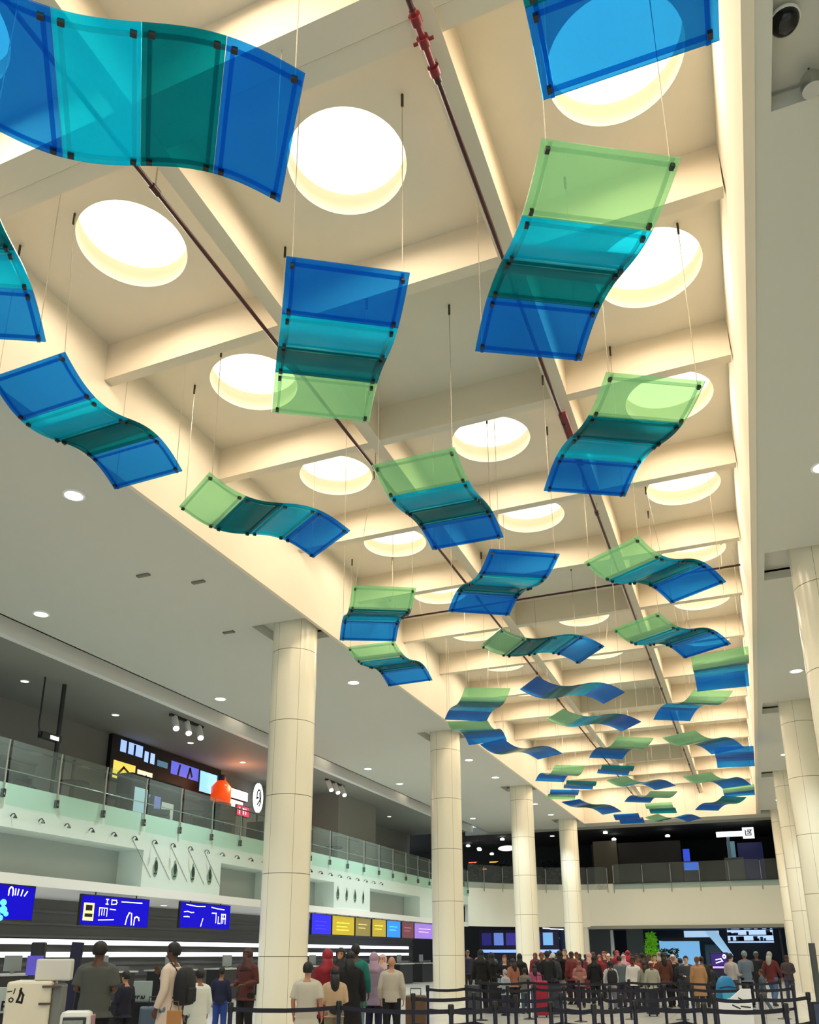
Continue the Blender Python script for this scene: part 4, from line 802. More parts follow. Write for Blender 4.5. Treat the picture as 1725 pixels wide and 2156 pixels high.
sb = thing('shopping_bag', atd(377, 12.35) + Vector((0, 0, .42)), 'tan paper shopping bag held by the cream-shirted man', 'bag', rz=YAW + .2)
MB().add([(-.09, -.06, 0), (.09, -.06, 0), (.09, .06, 0), (-.09, .06, 0), (-.1, -.07, .5), (.1, -.07, .5), (.1, .07, .5), (-.1, .07, .5)], [(0, 3, 2, 1), (0, 1, 5, 4), (1, 2, 6, 5), (2, 3, 7, 6), (3, 0, 4, 7), (4, 5, 6, 7)]).build('bag_body', M('kraft', (176, 126, 76), .8), sb)
MB().tube([(-.06, -.04, .5), (-.04, -.04, .62), (.04, -.04, .62), (.06, -.04, .5)], .006, 5).build('bag_handle', M('kraft_dark', (120, 84, 50), .8), sb)
bp_ = thing('backpack', atd(1521, 20.5) + Vector((0, 0, .62)), 'bright blue backpack standing on a black case among the barriers', 'bag', rz=YAW)
mb = MB(); sq = lambda v: math.copysign(abs(v) ** .6, v); lv = [(0, .2, .11), (.03, .225, .14), (.2, .23, .15), (.38, .2, .13), (.5, .14, .1), (.56, .06, .05)]
mb.add([(rx * sq(math.cos(6.2832 * j / 24)), ry * sq(math.sin(6.2832 * j / 24)), z) for z, rx, ry in lv for j in range(24)], [(i * 24 + j, i * 24 + (j + 1) % 24, (i + 1) * 24 + (j + 1) % 24, (i + 1) * 24 + j) for i in range(5) for j in range(24)] + [tuple(range(23, -1, -1)), tuple(120 + j for j in range(24))])
mb.build('pack', M('bag_cyan', (30, 140, 200), .5, noise=.5, scale=5), bp_, smooth=70); MB().box((0, -.15, .14), (.3, .07, .2)).build('pocket', M('bag_cyan2', (80, 185, 225), .5, noise=.3, scale=9), bp_, bevel=.025)
MB().tube([(-.2, -.13, .3), (0, -.165, .33), (.2, -.13, .3)], .012, 6).build('zip', navy_m, bp_); MB().tube([(-.05, 0, .55), (0, 0, .62), (.05, 0, .55)], .012, 6).build('top_loop', navy_m, bp_)
for s_ in (-1, 1): MB().tube([(s_ * .1, .1, .5), (s_ * .13, .19, .36), (s_ * .12, .18, .15), (s_ * .14, .12, .04)], .02, 6).build('strap', navy_m, bp_)
o = MB().bb((-.26, -.2, 0), (.26, .2, .62)).build('black_case', dark_m, bevel=.02); o.location = atd(1521, 20.5); o.rotation_euler.z = YAW; tag(o, 'black case under the bright blue backpack', 'case')
ws = thing('paper_notice', atd(1540, 17.2), 'white notice board with two dark text lines between the barriers', 'sign', rz=YAW)
MB().add([(-.35, 0, .1), (.3, 0, .1), (.3, 0, 1.02), (.12, 0, 1.02), (-.1, 0, .85), (-.35, 0, .78), (-.35, .03, .1), (.3, .03, .1), (.3, .03, 1.02), (.12, .03, 1.02), (-.1, .03, .85), (-.35, .03, .78)], [(0, 1, 2, 3, 4, 5), (11, 10, 9, 8, 7, 6)] + [(i, 6 + i, 6 + (i + 1) % 6, (i + 1) % 6) for i in range(6)]).build('board', M('notice_white', (236, 236, 240), .5), ws)
stroke(ws, [[(.05, .85), (.12, .81), (.26, .8)], [(-.08, .72), (.05, .66)], [(.08, .7), (.25, .68)]], dark_m, .012, .004, 'lettering', 'y'); MB().bb((-.3, .03, 0), (-.26, .06, .7)).bb((.2, .03, 0), (.24, .06, .9)).build('support', dgrey_m, ws)
rs = thing('information_stand', atd(1716, 13.4), 'dark framed information stand with a slate-blue panel at the right frame edge', 'sign stand', rz=YAW)
MB().bb((-.17, -.03, .52), (.30, .03, .98)).build('frame', black_m, rs, bevel=.01); MB().bb((-.14, -.036, .55), (.28, -.03, .95)).build('panel', M('slate_blue', (74, 88, 124), .5, noise=.5, scale=9), rs); MB().tube([(.05, 0, .02), (.05, 0, .52)], .03, 8).build('post', black_m, rs); MB().lathe([(.2, 0), (.2, .02), (.05, .04)], (.05, 0, 0), 20).build('base', black_m, rs)
o = MB().tube([(0, 0, 0), (0, 0, 1.85)], .055, 12).lathe([(.18, 0), (.18, .03)], n=16).build('dark_bollard', M('bollard', (70, 76, 76), .4), smooth=60); o.location = atd(1712, 15.5); tag(o, 'tall dark grey round post behind the information stand', 'post')

# ------------------------------------------------------------------ people
def eval_remesh(mb, name, voxel, smooth_n=4):
    o = mb.build('tmp_' + name, skin_any); r_ = o.modifiers.new('r', 'REMESH'); r_.mode = 'VOXEL'; r_.voxel_size = voxel; r_.use_smooth_shade = True
    s_ = o.modifiers.new('s', 'SMOOTH'); s_.iterations = smooth_n; s_.factor = .5
    bpy.context.view_layer.update(); dg = bpy.context.evaluated_depsgraph_get()
    me = bpy.data.meshes.new_from_object(o.evaluated_get(dg)); me.name = name
    old = o.data; bpy.data.objects.remove(o); bpy.data.meshes.remove(old); return me
skin_any = M('skin', (150, 100, 74), .6)
POSES = {'down': {-1: ((-.245, -.03, 1.14), (-.25, .06, .90), (0, .25, -1)), 1: ((.245, -.03, 1.14), (.25, .06, .90), (0, .25, -1))},
         'hold': {-1: ((-.235, -.03, 1.15), (-.13, .22, 1.10), (.4, 1, .1)), 1: ((.235, -.03, 1.15), (.13, .22, 1.10), (-.4, 1, .1))},
         'phone': {-1: ((-.245, -.03, 1.14), (-.25, .07, .90), (0, .25, -1)), 1: ((.24, .06, 1.17), (.12, .27, 1.34), (-.2, .4, 1))},
         'stride': {-1: ((-.25, -.1, 1.15), (-.25, -.08, .90), (0, .1, -1)), 1: ((.25, .04, 1.15), (.24, .2, .94), (0, .5, -.9))}}
LEGS = {'stride': {-1: ((-.1, .17, .50), (-.1, .17, .09)), 1: ((.1, -.04, .50), (.1, -.26, .12))}}
def legs_of(p): return LEGS.get(p, {-1: ((-.105, .02, .50), (-.115, -.02, .08)), 1: ((.105, .02, .50), (.115, -.02, .08))})
SH = {-1: Vector((-.185, -.01, 1.425)), 1: Vector((.185, -.01, 1.425))}
def torso(mb, g=0, z0=.86, z1=1.5, flare=0, n=20):
    lv = [(.86, .165, .115), (.95, .168, .118), (1.08, .148, .104), (1.2, .158, .112), (1.32, .178, .118), (1.41, .182, .106), (1.455, .14, .085), (1.5, .062, .062)]
    lv = [l for l in lv if l[0] >= z0 - .001 and l[0] <= z1 + .001]
    if z0 < .86: lv = [(z0, .18 + flare, .13 + flare)] + lv
    vs = [(( rx + g) * math.cos(6.2832 * j / n), (ry + g) * math.sin(6.2832 * j / n) - .005, z) for z, rx, ry in lv for j in range(n)]
    k = len(lv); mb.add(vs, [(i * n + j, i * n + (j + 1) % n, (i + 1) * n + (j + 1) % n, (i + 1) * n + j) for i in range(k - 1) for j in range(n)] + [tuple(range(n - 1, -1, -1)), tuple((k - 1) * n + j for j in range(n))])
PROTO = {}
def proto(kind, pose, *opt):
    key = (kind, pose) + opt
    if key in PROTO: return PROTO[key]
    mb = MB(); ps = POSES[pose]; lg = legs_of(pose)
    if kind == 'body':
        torso(mb)
        mb.tube([(0, -.01, 1.46), (0, .0, 1.52), (0, .012, 1.58)], [.066, .054, .056], 14)
        mb.ell((0, .005, 1.672), (.076, .096, .108), 18, 14); mb.ell((0, .045, 1.615), (.055, .058, .062), 14, 10)        # skull and jaw
        mb.add([(0, .098, 1.69), (-.015, .095, 1.635), (.015, .095, 1.635), (0, .125, 1.64), (0, .07, 1.66)], [(0, 1, 3), (0, 3, 2), (1, 2, 3), (0, 2, 4), (0, 4, 1), (1, 4, 2)])
        mb.ell((0, .098, 1.597), (.024, .012, .012), 10, 6)
        for s_ in (-1, 1):
            mb.ell((s_ * .079, -.005, 1.655), (.012, .022, .032), 8, 8)
            e, w_, hd = (Vector(v) for v in ps[s_]); hd.normalize()
            mb.ell(SH[s_] - Vector((0, 0, .01)), (.056, .056, .056), 12, 8); mb.tube([(s_ * .02, -.005, 1.49), SH[s_]], [.045, .052], 12)
            mb.tube([SH[s_], SH[s_].lerp(e, .5), e, e.lerp(w_, .35), w_], [.054, .049, .041, .041, .027], 12)
            side = hd.cross(Vector((0, 0, 1)) if abs(hd.z) < .8 else Vector((0, 1, 0))).normalized(); inn = Vector((-s_, .3, 0)); thumb_dir = (inn - hd * inn.dot(hd)).normalized()
            if abs(hd.z) > .8: fan = Vector((0, 1, 0)) - hd * hd.y
            else: fan = Vector((1, 0, 0)) * s_ - hd * (hd.x * s_)
            fan.normalize(); curl = (thumb_dir - fan * thumb_dir.dot(fan)).normalized() if abs(hd.z) > .8 else Vector((0, 0, -1))
            pm = w_ + hd * .085
            for k in range(4):
                base_ = w_ + hd * .02 + fan * (.012 - .008 * k); kn = pm + fan * (.03 - .02 * k)
                mb.tube([base_, kn - hd * .02, kn], [.017, .0145, .012], 8)
                ln = (.07, .08, .075, .06)[k]; q1 = kn + (hd * .85 + curl * .4).normalized() * ln * .5; q2 = q1 + (hd * .5 + curl * .8).normalized() * ln * .5
                mb.tube([kn, q1, q2], [.0115, .0105, .009], 8)
            tb = w_ + hd * .03 + fan * .018; t1 = tb + (fan * .8 + hd * .7 + curl * .2).normalized() * .045; mb.tube([tb, t1, t1 + (hd * .9 + curl * .3).normalized() * .035], [.015, .013, .010], 8)
            kn_, an = (Vector(v) for v in lg[s_]); hp = Vector((s_ * .092, -.005, .90))
            mb.tube([hp + Vector((0, 0, .05)), hp.lerp(kn_, .45), kn_, kn_.lerp(an, .3), an, an - Vector((0, 0, .05))], [.098, .082, .058, .058, .036, .036], 14)
            mb.ell(an + Vector((0, .07, -.05)), (.04, .11, .032), 12, 8)
        me = eval_remesh(mb, 'person_body', .0125)
    elif kind == 'top':
        sleeve, hem = opt; torso(mb, .022 + (.012 if hem < .8 else 0), min(hem, .86) if hem <= .86 else hem, 1.47, .03)
        for s_ in (-1, 1):
            e, w_, hd = (Vector(v) for v in ps[s_]); mb.ell(SH[s_] - Vector((s_ * .008, 0, .012)), (.066, .068, .066), 12, 8); mb.tube([(s_ * .03, -.005, 1.485), SH[s_].lerp(Vector((s_ * .03, -.005, 1.485)), .5) - Vector((0, 0, .004)), SH[s_] - Vector((0, 0, .01))], [.05, .06, .066], 12)
            if sleeve == 'long': mb.tube([SH[s_], SH[s_].lerp(e, .5), e, e.lerp(w_, .5), e.lerp(w_, .95)], [.067, .066, .062, .056, .046], 14)
            else: mb.tube([SH[s_], SH[s_].lerp(e, .45), SH[s_].lerp(e, .85)], [.068, .074, .08], 14)
        me = eval_remesh(mb, 'top', .016, 2)
    elif kind == 'legs':
        torso(mb, .014, .86, 1.0)
        for s_ in (-1, 1):
            kn_, an = (Vector(v) for v in lg[s_]); hp = Vector((s_ * .092, -.005, .90))
            mb.tube([hp + Vector((0, 0, .04)), hp.lerp(kn_, .45), kn_, kn_.lerp(an, .5), an + Vector((0, 0, -.02))], [.112, .1, .082, .078, .07], 14)
        me = eval_remesh(mb, 'trousers', .016, 2)
    elif kind == 'skirt':
        n = 24; lv = [(1.02, .17, .12), (.8, .21, .16), (.4, .25, .2), (.12, .28, .23)]
        mb.lathe([(1, 0), (1, 1)], n=n); mb.v = []; mb.f = []; mb.mi = []
        mb.add([(rx * (1 + .04 * math.sin(5 * 6.2832 * j / n)) * math.cos(6.2832 * j / n), ry * (1 + .04 * math.sin(5 * 6.2832 * j / n)) * math.sin(6.2832 * j / n), z) for z, rx, ry in lv for j in range(n)],
               [(i * n + j, i * n + (j + 1) % n, (i + 1) * n + (j + 1) % n, (i + 1) * n + j) for i in range(3) for j in range(n)] + [tuple(range(n - 1, -1, -1))])
        o = mb.build('tmp', skin_any, smooth=60); me = o.data; bpy.data.objects.remove(o)
    elif kind == 'shoe':
        s_ = opt[0]; kn_, an = (Vector(v) for v in lg[s_]); b = Vector((an.x, an.y + .06, max(an.z - .08, .0)))
        mb.ell(b + Vector((0, 0, .035)), (.052, .14, .05), 14, 8, keep=None); mb.bb(b + Vector((-.045, -.12, 0)), b + Vector((.045, .12, .03)))
        me = eval_remesh(mb, 'shoe', .012, 2)
    elif kind == 'hair':
        st = opt[0]; C_ = Vector((0, .0, 1.68))
        if st == 'short': mb.ell(C_, (.094, .112, .124), 20, 16, keep=lambda p: not (p.y > .04 and p.z < .05) and p.z > -.075 and not (abs(p.x) > .07 and p.z < -.03 and p.y > -.02))
        elif st == 'long':
            mb.ell(C_, (.09, .108, .115), 20, 16, keep=lambda p: not (p.y > .035 and p.z < .045)); mb.tube([(0, -.055, 1.64), (0, -.085, 1.5), (0, -.1, 1.38), (0, -.1, 1.3)], [.085, .095, .08, .03], 14)
        elif st == 'bun': mb.ell(C_, (.088, .106, .112), 20, 16, keep=lambda p: not (p.y > .035 and p.z < .045) and p.z > -.07); mb.ell((0, -.1, 1.74), (.05, .05, .05), 12, 8)
        elif st == 'hijab':
            mb.ell((0, -.005, 1.67), (.1, .118, .128), 20, 16, keep=lambda p: not (p.y > .06 and -.085 < p.z < .06))
            mb.add([(rx * math.cos(6.2832 * j / 20), ry * math.sin(6.2832 * j / 20) - .01, z) for z, rx, ry in ((1.62, .092, .1), (1.54, .095, .1), (1.46, .16, .13), (1.36, .205, .15)) for j in range(20)], [(i * 20 + j, i * 20 + (j + 1) % 20, (i + 1) * 20 + (j + 1) % 20, (i + 1) * 20 + j) for i in range(3) for j in range(20)])
        elif st == 'cap':
            mb.ell(C_ + Vector((0, 0, .01)), (.09, .108, .105), 20, 16, keep=lambda p: p.z > .015); mb.ell((0, .12, 1.70), (.07, .075, .012), 14, 6)
        o = mb.build('tmp', skin_any, smooth=180); so = o.modifiers.new('s', 'SOLIDIFY'); so.thickness = .012
        bpy.context.view_layer.update(); me = bpy.data.meshes.new_from_object(o.evaluated_get(bpy.context.evaluated_depsgraph_get())); bpy.data.objects.remove(o); me.name = 'hair'
    elif kind == 'eyes':
        for s_ in (-1, 1): mb.ell((s_ * .031, .089, 1.672), (.013, .008, .008), 10, 6); mb.tube([(s_ * .016, .099, 1.693), (s_ * .046, .088, 1.695)], .005, 5)
        o = mb.build('tmp', skin_any, smooth=60); me = o.data; bpy.data.objects.remove(o)
    PROTO[key] = me; return me
NPERS = [0]
def part(me, name, parent, mat):
    o = bpy.data.objects.new(name, me); COL.objects.link(o); o.parent = parent
    if not me.materials: me.materials.append(mat)
    o.material_slots[0].link = 'OBJECT'; o.material_slots[0].material = mat; return o
SK = [(92, 58, 42), (142, 92, 66), (188, 134, 104), (214, 166, 138)]
def person(loc, h, rz, top, bottom, label, pose='down', sleeve='short', hem=.82, hair='short', hairc=(16, 14, 14), skin=1, wide=1.0, skirt=False, shoe=(30, 30, 34), group=None, eyes=True):
    t_ = thing('person', loc, label, 'person', group, rz); s_ = h / 1.78; t_.scale = (s_ * wide, s_, s_)
    part(proto('body', pose), 'body', t_, M('skin_%d' % skin, SK[skin], .55))
    part(proto('top', pose, sleeve, hem), 'top', t_, M('cloth_%d_%d_%d' % top, top, .85, noise=.12, scale=5))
    if skirt: part(proto('skirt', 'down'), 'skirt', t_, M('cloth_%d_%d_%d' % bottom, bottom, .85, noise=.12, scale=5))
    else: part(proto('legs', pose), 'trousers', t_, M('cloth_%d_%d_%d' % bottom, bottom, .85, noise=.12, scale=5))
    for k in (-1, 1): part(proto('shoe', pose, k), 'shoe', t_, M('shoe_%d' % shoe[0], shoe, .6))
    if hair: part(proto('hair', 'down', hair), {'hijab': 'headscarf', 'cap': 'cap'}.get(hair, 'hair'), t_, M('hair_%d_%d_%d' % hairc, hairc, .6))
    if eyes: part(proto('eyes', 'down'), 'eyes', t_, M('eye_dark', (20, 14, 12), .3))
    return t_
def hp(d, y): return EYE + (HY - y) * d / math.hypot(F_PX, _d) - FZ       # standing height from the head-top row
AW = YAW
def backpack(t_, rgb, label, s_=1.0):
    b = thing('backpack', t_.location, label, 'bag', None, t_.rotation_euler.z); b.scale = t_.scale; m_ = M('pack_%d_%d' % rgb[:2], rgb, .7)
    mb = MB(); n = 20
    lv = [(.94, .11, .05), (.96, .145, .085), (1.1, .16, .10), (1.3, .155, .09), (1.4, .13, .07), (1.45, .08, .04)]
    sq = lambda v: math.copysign(abs(v) ** .55, v)
    mb.add([(rx * s_ * sq(math.cos(6.2832 * j / n)), -.215 + ry * s_ * sq(math.sin(6.2832 * j / n)), z) for z, rx, ry in lv for j in range(n)], [(i * n + j, i * n + (j + 1) % n, (i + 1) * n + (j + 1) % n, (i + 1) * n + j) for i in range(5) for j in range(n)] + [tuple(range(n - 1, -1, -1)), tuple(5 * n + j for j in range(n))])
    mb.build('pack', m_, b, smooth=50); MB().box((0, -.32, 1.08), (.21 * s_, .05, .2)).build('pocket', m_, b, bevel=.02)
    for k in (-1, 1): MB().tube([(k * .1, -.13, 1.4), (k * .11, -.04, 1.515), (k * .12, .1, 1.43), (k * .12, .155, 1.28), (k * .14, .06, 1.1), (k * .12, -.12, 1.04)], .014, 6).build('strap', m_, b, smooth=60)
p_ = person(atd(210, 12.75), hp(12.75, 1985), AW, (82, 84, 80), (16, 16, 20), 'man seen from behind in a dark grey t-shirt, dark cap of hair', 'hold', 'short', .78, skin=0, wide=1.14)
p_ = person(atd(366, 12.9), hp(12.9, 1987), AW + R(75), (226, 206, 190), (110, 130, 150), 'man in a long cream shirt wearing a black backpack, turned to the left', 'phone', 'long', .62, skin=0)
backpack(p_, (18, 20, 28), 'black backpack worn by the man in the cream shirt', 1.15)
person(atd(424, 14.6), hp(14.6, 2040), AW + R(40), (226, 230, 222), (96, 126, 150), 'person in a long white coat behind the black backpack', 'down', 'long', .5, skin=1)
person(atd(270, 15.4), hp(15.4, 2043), AW + R(60), (20, 22, 44), (14, 14, 24), 'short dark-haired person in navy beside the grey monitor', 'hold', 'long', .8, skin=2)
person(atd(522, 17.5), hp(17.5, 1998), AW + R(150), (86, 40, 36), (24, 20, 22), 'person in a maroon patterned top left of the first column', 'hold', 'long', .8, hair='hijab', hairc=(70, 34, 30), skin=0)
person(atd(470, 18.5), hp(18.5, 2036), AW, (26, 30, 60), (40, 70, 150), 'person in navy with blue trousers near the dark desks', 'down', 'long', .85)
person(atd(650, 13.4), hp(13.4, 2026), AW - R(8), (206, 198, 182), (34, 34, 48), 'person in a loose oatmeal t-shirt seen from behind beside the first column', 'down', 'short', .7, skin=2)
person(atd(690, 15.8), hp(15.8, 1999), AW + R(20), (130, 16, 34), (22, 18, 26), 'woman in a red headscarf and red top behind the oatmeal t-shirt', 'down', 'long', .6, hair='hijab', hairc=(150, 20, 36), skin=0)
person(atd(718, 16.9), hp(16.9, 1997), AW + R(170), (18, 18, 22), (20, 20, 30), 'woman in black with a black headscarf facing the camera', 'hold', 'long', .6, hair='hijab', hairc=(20, 20, 24), skin=2)
q_ = person(atd(706, 14.6), hp(14.6, 2036), AW + R(10), (204, 172, 140), (134, 120, 98), 'person in a beige top with a black waist bag, short dark hair', 'hold', 'long', .84, hair='long', skin=2)
wb = thing('waist_bag', q_.location, 'black waist bag on the person in the beige top', 'bag', None, q_.rotation_euler.z); wb.scale = q_.scale
MB().ell((.02, -.2, .98), (.14, .07, .09), 16, 10).build('pouch', black_m, wb, smooth=180); MB().tube([(-.2, 0, 1.0), (-.15, -.16, 1.0), (.15, -.16, 1.0), (.2, 0, 1.0)], .014, 6).build('belt', black_m, wb)
person(atd(738, 15.6), hp(15.6, 2003), AW, (14, 14, 18), (24, 26, 52), 'tall person in a long black coat seen from behind', 'down', 'long', .45, hair='long', hairc=(12, 12, 14))
person(atd(749, 17.4), hp(17.4, 1990), AW - R(10), (14, 112, 100), (120, 150, 170), 'tall man in a teal shirt over pale jeans, seen from behind', 'down', 'long', .66, skin=0)
person(atd(788, 18.2), hp(18.2, 2006), AW - R(20), (150, 130, 150), (24, 26, 56), 'woman in a mauve patterned headscarf and dark coat', 'hold', 'long', .7, hair='hijab', hairc=(170, 140, 160), skin=2)
person(atd(806, 19.4), hp(19.4, 2010), AW + R(160), (60, 56, 80), (30, 30, 40), 'person with a pale pink headscarf facing the camera', 'hold', 'long', .7, hair='hijab', hairc=(206, 170, 164), skin=3)
person(atd(825, 17.1), hp(17.1, 2014), AW - R(6), (192, 182, 166), (18, 18, 24), 'man in a beige jacket over black trousers seen from behind', 'down', 'long', .86, hair=None, skin=2)
# people waiting between the second column and the shops
Q = 'people in the far queue'
rnd = random.Random(21)
MANUAL = [(1012, 2000, 27, (16, 16, 18), (14, 14, 16), 'tall person all in black nearest the second column', 'down', 'hijab', (14, 14, 16), 0),
 (1034, 2006, 28, (18, 18, 24), (14, 14, 18), 'person in black holding a red-lit phone beside the tall black figure', 'phone', 'hijab', (16, 16, 20), 20),
 (1062, 2012, 28.5, (20, 18, 20), (18, 18, 22), 'person in black with auburn hair beside the black group', 'hold', 'long', (110, 60, 36), 170),
 (1079, 2018, 27.5, (168, 108, 84), (28, 26, 30), 'person in an apricot top in front of the third column', 'hold', 'long', (40, 26, 20), 30),
 (1094, 2008, 29.5, (20, 20, 24), (26, 26, 30), 'person in a black shawl against the third column', 'down', 'hijab', (18, 18, 20), -20),
 (1103, 2037, 26, (120, 112, 108), (70, 90, 110), 'short person in a grey jacket and jeans in front of the third column', 'hold', 'short', (30, 26, 26), 10),
 (1062, 2040, 25.2, (170, 178, 190), (60, 60, 70), 'short person in a pale grey jacket before the black group', 'hold', 'short', (160, 160, 170), 40),
 (1124, 2030, 27, (176, 80, 120), (90, 90, 120), 'short person in a pink patterned top behind the crimson suitcase', 'hold', 'long', (30, 20, 20), 0),
 (1140, 2006, 30, (24, 26, 32), (20, 20, 24), 'man with reddish hair in black right of the third column', 'hold', 'short', (150, 70, 30), 160),
 (1152, 2003, 29, (22, 24, 30), (24, 24, 30), 'person in a black puffer jacket right of the third column', 'down', 'short', (24, 22, 24), 0),
 (1164, 2007, 30.5, (60, 66, 74), (24, 24, 30), 'person with white hair in slate beside the black puffer jacket', 'down', 'short', (205, 208, 214), -10),
 (1178, 2002, 31, (14, 14, 16), (230, 222, 214), 'person in black over white trousers left of the fourth column', 'down', 'hijab', (14, 14, 16), 10),
 (1189, 1999, 32.8, (96, 60, 56), (60, 40, 40), 'person in a brown patterned top with brown hair near the fourth column', 'hold', 'bun', (120, 90, 76), 150),
 (1203, 2004, 30.6, (120, 46, 50), (50, 30, 36), 'person in a wine-red top and dark cap near the fourth column', 'down', 'cap', (40, 20, 22), 20),
 (1214, 2005, 32.5, (30, 22, 26), (40, 26, 30), 'person in a dark top and dark red cap at the foot of the fourth column', 'down', 'cap', (96, 26, 30), 0),
 (1218, 2022, 29, (176, 120, 110), (60, 34, 44), 'person in a rosy patterned top at the foot of the fourth column', 'hold', 'hijab', (150, 90, 84), 170),
 (1240, 2006, 31.5, (120, 50, 60), (40, 28, 34), 'person with a pale pink headscarf and long wine coat', 'down', 'hijab', (222, 170, 160), 15),
 (1250, 2012, 30, (16, 16, 20), (20, 20, 24), 'person in black with a long black shawl before the grey panel', 'down', 'hijab', (14, 14, 16), 0),
 (1262, 2012, 33, (140, 30, 50), (40, 26, 32), 'person in a red top with a red headscarf before the grey panel', 'hold', 'hijab', (150, 30, 44), 170),
 (1272, 2003, 35, (110, 30, 44), (40, 26, 32), 'taller person in a deep red cap and top', 'down', 'cap', (150, 30, 44), 10),
 (1281, 2008, 34, (70, 40, 46), (40, 26, 32), 'man with a white cap behind the black backpack', 'hold', 'cap', (232, 214, 200), 165),
 (1283, 2023, 28, (196, 196, 196), (120, 120, 130), 'man in a pale grey shirt with a black backpack in the far queue', 'down', 'short', (24, 20, 20), 0),
 (1303, 2013, 29, (98, 108, 114), (64, 60, 76), 'person in a slate-grey hooded jacket in the far queue', 'down', 'short', (26, 24, 26), 5),
 (1312, 2010, 33, (196, 150, 160), (60, 40, 50), 'woman with a lilac-pink headscarf in the far queue', 'hold', 'hijab', (214, 170, 190), 160),
 (1322, 2002, 36, (170, 24, 50), (40, 26, 32), 'person under a bright red headscarf at the back of the queue', 'hold', 'hijab', (190, 24, 52), 170),
 (1300, 2002, 37, (160, 24, 46), (40, 26, 32), 'person with a crimson headscarf behind the lilac one', 'hold', 'hijab', (176, 20, 48), 180),
 (1331, 2015, 28, (236, 226, 222), (60, 60, 70), 'person in a white t-shirt with a dark chest print', 'down', 'short', (24, 20, 22), 150),
 (1342, 2012, 31, (150, 50, 56), (50, 40, 50), 'person in a red top right of the white t-shirt', 'hold', 'short', (40, 22, 22), 170),
 (1352, 2007, 34, (50, 34, 36), (40, 34, 40), 'dark-haired tall person behind the pale jackets', 'down', 'short', (16, 14, 16), 10),
 (1354, 2024, 27.5, (150, 150, 136), (40, 38, 48), 'person in a pale olive jacket, left of the matching pair', 'down', 'long', (34, 24, 22), 0),
 (1369, 2023, 27, (168, 166, 148), (30, 30, 44), 'person with a pale pink cap in a light olive jacket, right of the pair', 'down', 'cap', (226, 190, 182), 0),
 (1378, 2010, 33, (130, 44, 48), (40, 30, 40), 'person in a red shirt with raised hand behind the olive jackets', 'phone', 'short', (30, 20, 20), 175),
 (1396, 2006, 29, (96, 52, 40), (24, 22, 30), 'person in a rust patterned dress with dark hair', 'down', 'long', (26, 18, 18), 0),
 (1416, 2010, 29.5, (26, 24, 34), (46, 46, 50), 'man in a dark jacket with a white cap', 'down', 'cap', (224, 224, 224), 5),
 (1431, 2018, 29, (40, 44, 54), (70, 74, 78), 'short person in a dark slate jacket before the light-blue wall', 'down', 'short', (20, 18, 20), 0),
 (1443, 2013, 28.5, (60, 64, 74), (58, 60, 60), 'person in a grey-blue patterned shirt before the light-blue wall', 'hold', 'short', (16, 14, 16), 165),
 (1466, 2014, 27, (176, 132, 92), (70, 72, 66), 'person in a tan long coat before the light-blue wall', 'down', 'bun', (120, 70, 30), 0),
 (1476, 2014, 29, (40, 40, 34), (40, 44, 44), 'person in dark olive beside the tan coat', 'down', 'short', (30, 22, 20), -10),
 (1494, 2030, 31, (30, 40, 50), (26, 30, 34), 'person in dark teal left of the purple kiosk', 'down', 'short', (18, 18, 20), 10),
 (1537, 2008, 28, (176, 168, 172), (70, 72, 84), 'person in a pale mauve shirt and grey trousers right of the purple kiosk', 'hold', 'short', (26, 24, 26), -60),
 (1567, 2003, 29, (98, 112, 128), (14, 14, 18), 'man in a blue-grey jacket with his arm out, before the dark shop', 'phone', 'short', (110, 130, 130), 0),
 (1592, 2004, 33, (22, 22, 26), (24, 28, 40), 'person in black in the dark shop doorway', 'down', 'short', (100, 130, 126), 170),
 (1620, 2004, 29.5, (96, 30, 30), (76, 100, 140), 'person in a dark red jacket and blue jeans before the dark shop', 'stride', 'long', (150, 150, 140), -50),
 (1598, 2040, 26.5, (70, 84, 100), (84, 104, 122), 'short person in slate-blue jeans among the right barriers', 'stride', 'short', (40, 36, 36), 60),
 (1655, 2012, 33, (70, 60, 66), (60, 64, 96), 'person in a muted patterned top at the right of the shop doorway', 'hold', 'short', (50, 40, 36), 160)]
for x, y, d, top, bot, lab, pose, hair, hc, rz in MANUAL:
    pp = person(atd(x, d), hp(d, y), AW + R(rz), top, bot, lab, pose, 'long', .8 if 'coat' not in lab else .5, hair, hc, rnd.randint(0, 3), group=Q)
    if 'black backpack in' in lab: backpack(pp, (20, 16, 26), 'black backpack on the man in the pale grey shirt', 1.2)
# back rows of the same crowd
PAL = [((120, 28, 44), 'red'), ((40, 40, 46), 'charcoal'), ((90, 40, 44), 'wine'), ((170, 160, 150), 'stone'), ((30, 34, 60), 'navy'), ((150, 96, 80), 'terracotta'), ((70, 74, 80), 'slate'), ((20, 20, 22), 'black')]
for i in range(24):
    x = 1130 + i * 15 + rnd.uniform(-4, 4) if i < 20 else 985 + (i - 20) * 26
    d = 38 + (i % 4) * 2.2; hh = rnd.uniform(1.6, 1.82); c_, cn = PAL[i % 8]; st = ('hijab', 'short', 'cap', 'long')[(i // 2) % 4]
    person(atd(x, d), hh, AW + R(rnd.choice((0, 170, 20, 150, -20))), c_, PAL[(i + 3) % 8][0], 'back-row queue person in a %s top, %s' % (cn, ORD[i] + ' from the left' if i < 20 else ORD[i - 20] + ' behind the black-clad group'), ('down', 'hold')[i % 2], 'long', .8, st, PAL[(i + 2) % 8][0] if st in ('hijab', 'cap') else (20, 16, 16), rnd.randint(0, 3), group='back rows of the queue', eyes=False)

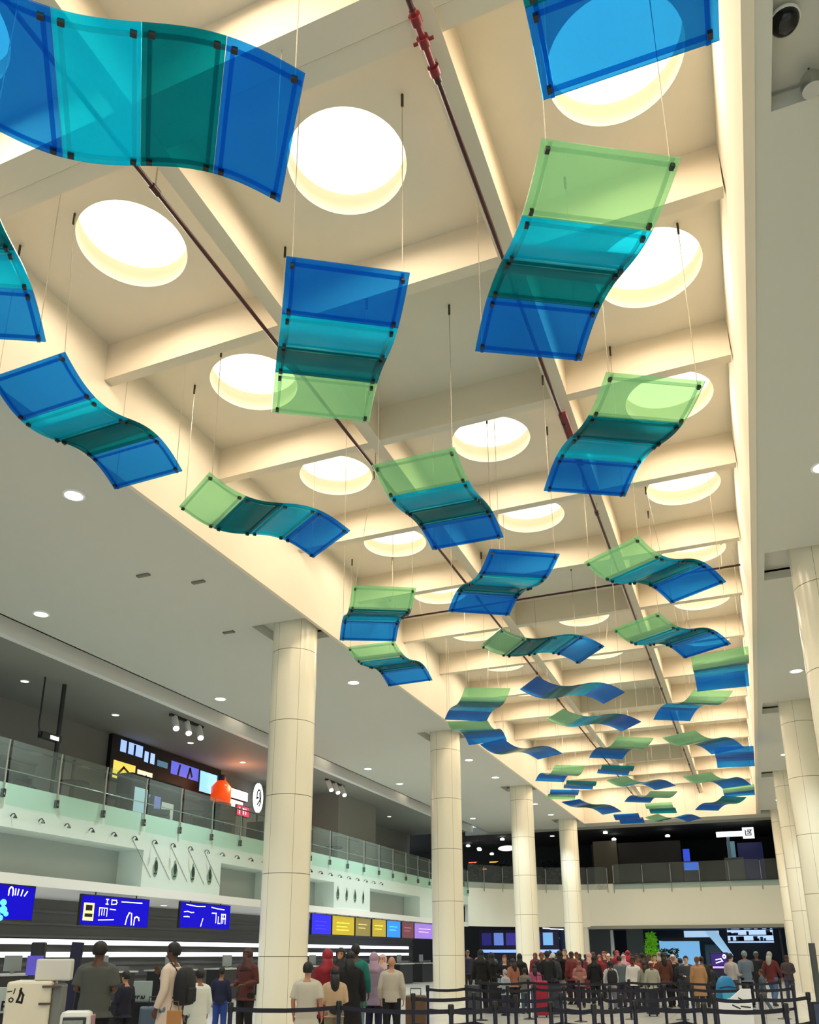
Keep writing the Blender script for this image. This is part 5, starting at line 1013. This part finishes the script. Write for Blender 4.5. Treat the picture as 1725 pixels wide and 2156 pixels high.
# ------------------------------------------------------------------ belt barriers
def post_proto():
    t_ = thing('belt_post', (0, 0, FZ), '', 'barrier post', 'belt barrier posts')
    MB().lathe([(.17, 0), (.17, .015), (.06, .035), (.035, .05)], n=20).build('base', black_m, t_, smooth=40)
    MB().lathe([(.032, .05), (.032, .9)], n=14).build('pole', M('pole_navy', (44, 46, 66), .35, .5), t_, smooth=40)
    MB().lathe([(.04, .88), (.042, .9), (.042, 1.0), (.03, 1.015)], n=14).build('belt_head', black_m, t_, smooth=40)
    return t_
PP = post_proto(); used = False
belt_m = M('belt_navy', (24, 24, 44), .7)
LINES = [('front', 12.6, [(492, None), (716, None), (948, None), (1039, None), (1154, None), (1243, None), (1328, None), (1471, None), (1640, None)]),
         ('second', 15.4, [(870, None), (996, None), (1082, None), (1176, None), (1260, None), (1300, None), (1429, None), (1493, None), (1591, None), (1690, None)]),
         ('third', 19.4, [(900, None), (981, None), (1066, None), (1122, None), (1184, None), (1279, None), (1392, None), (1450, None), (1566, None), (1660, None)]),
         ('fourth', 23.5, [(1010, None), (1110, None), (1215, None), (1320, None), (1425, None), (1540, None), (1635, None)])]
for nm, d, xs in LINES:
    prev = None
    for k, (x, _) in enumerate(xs):
        dd = d + .5 * math.sin(k * 2.3)
        o = PP if not used else copy_tree(PP); used = True; q = atd(x, dd); o.location = q
        o['label'] = 'black belt barrier post in the %s line, %s from the left' % (nm, ORD[k])
        if prev is not None:
            v = prev - q
            for z in ((.92, .5) if nm != 'fourth' else (.92,)):
                n_ = Vector((-v.y, v.x, 0)).normalized() * .003; a = v.normalized() * .035; b = v - a
                sag = Vector((0, 0, -.03)); pts = [a, v * .25 + sag * .75, v * .5 + sag, v * .75 + sag * .75, b]; hz = Vector((0, 0, .03)); mb = MB(); vs = []
                for p in pts: vs += [p + n_ + hz + Vector((0, 0, z)), p + n_ - hz + Vector((0, 0, z)), p - n_ - hz + Vector((0, 0, z)), p - n_ + hz + Vector((0, 0, z))]
                mb.add(vs, [(i * 4 + j, i * 4 + (j + 1) % 4, i * 4 + 4 + (j + 1) % 4, i * 4 + 4 + j) for i in range(4) for j in range(4)] + [(0, 1, 2, 3), (19, 18, 17, 16)]); mb.build('belt', belt_m, o)
        prev = q
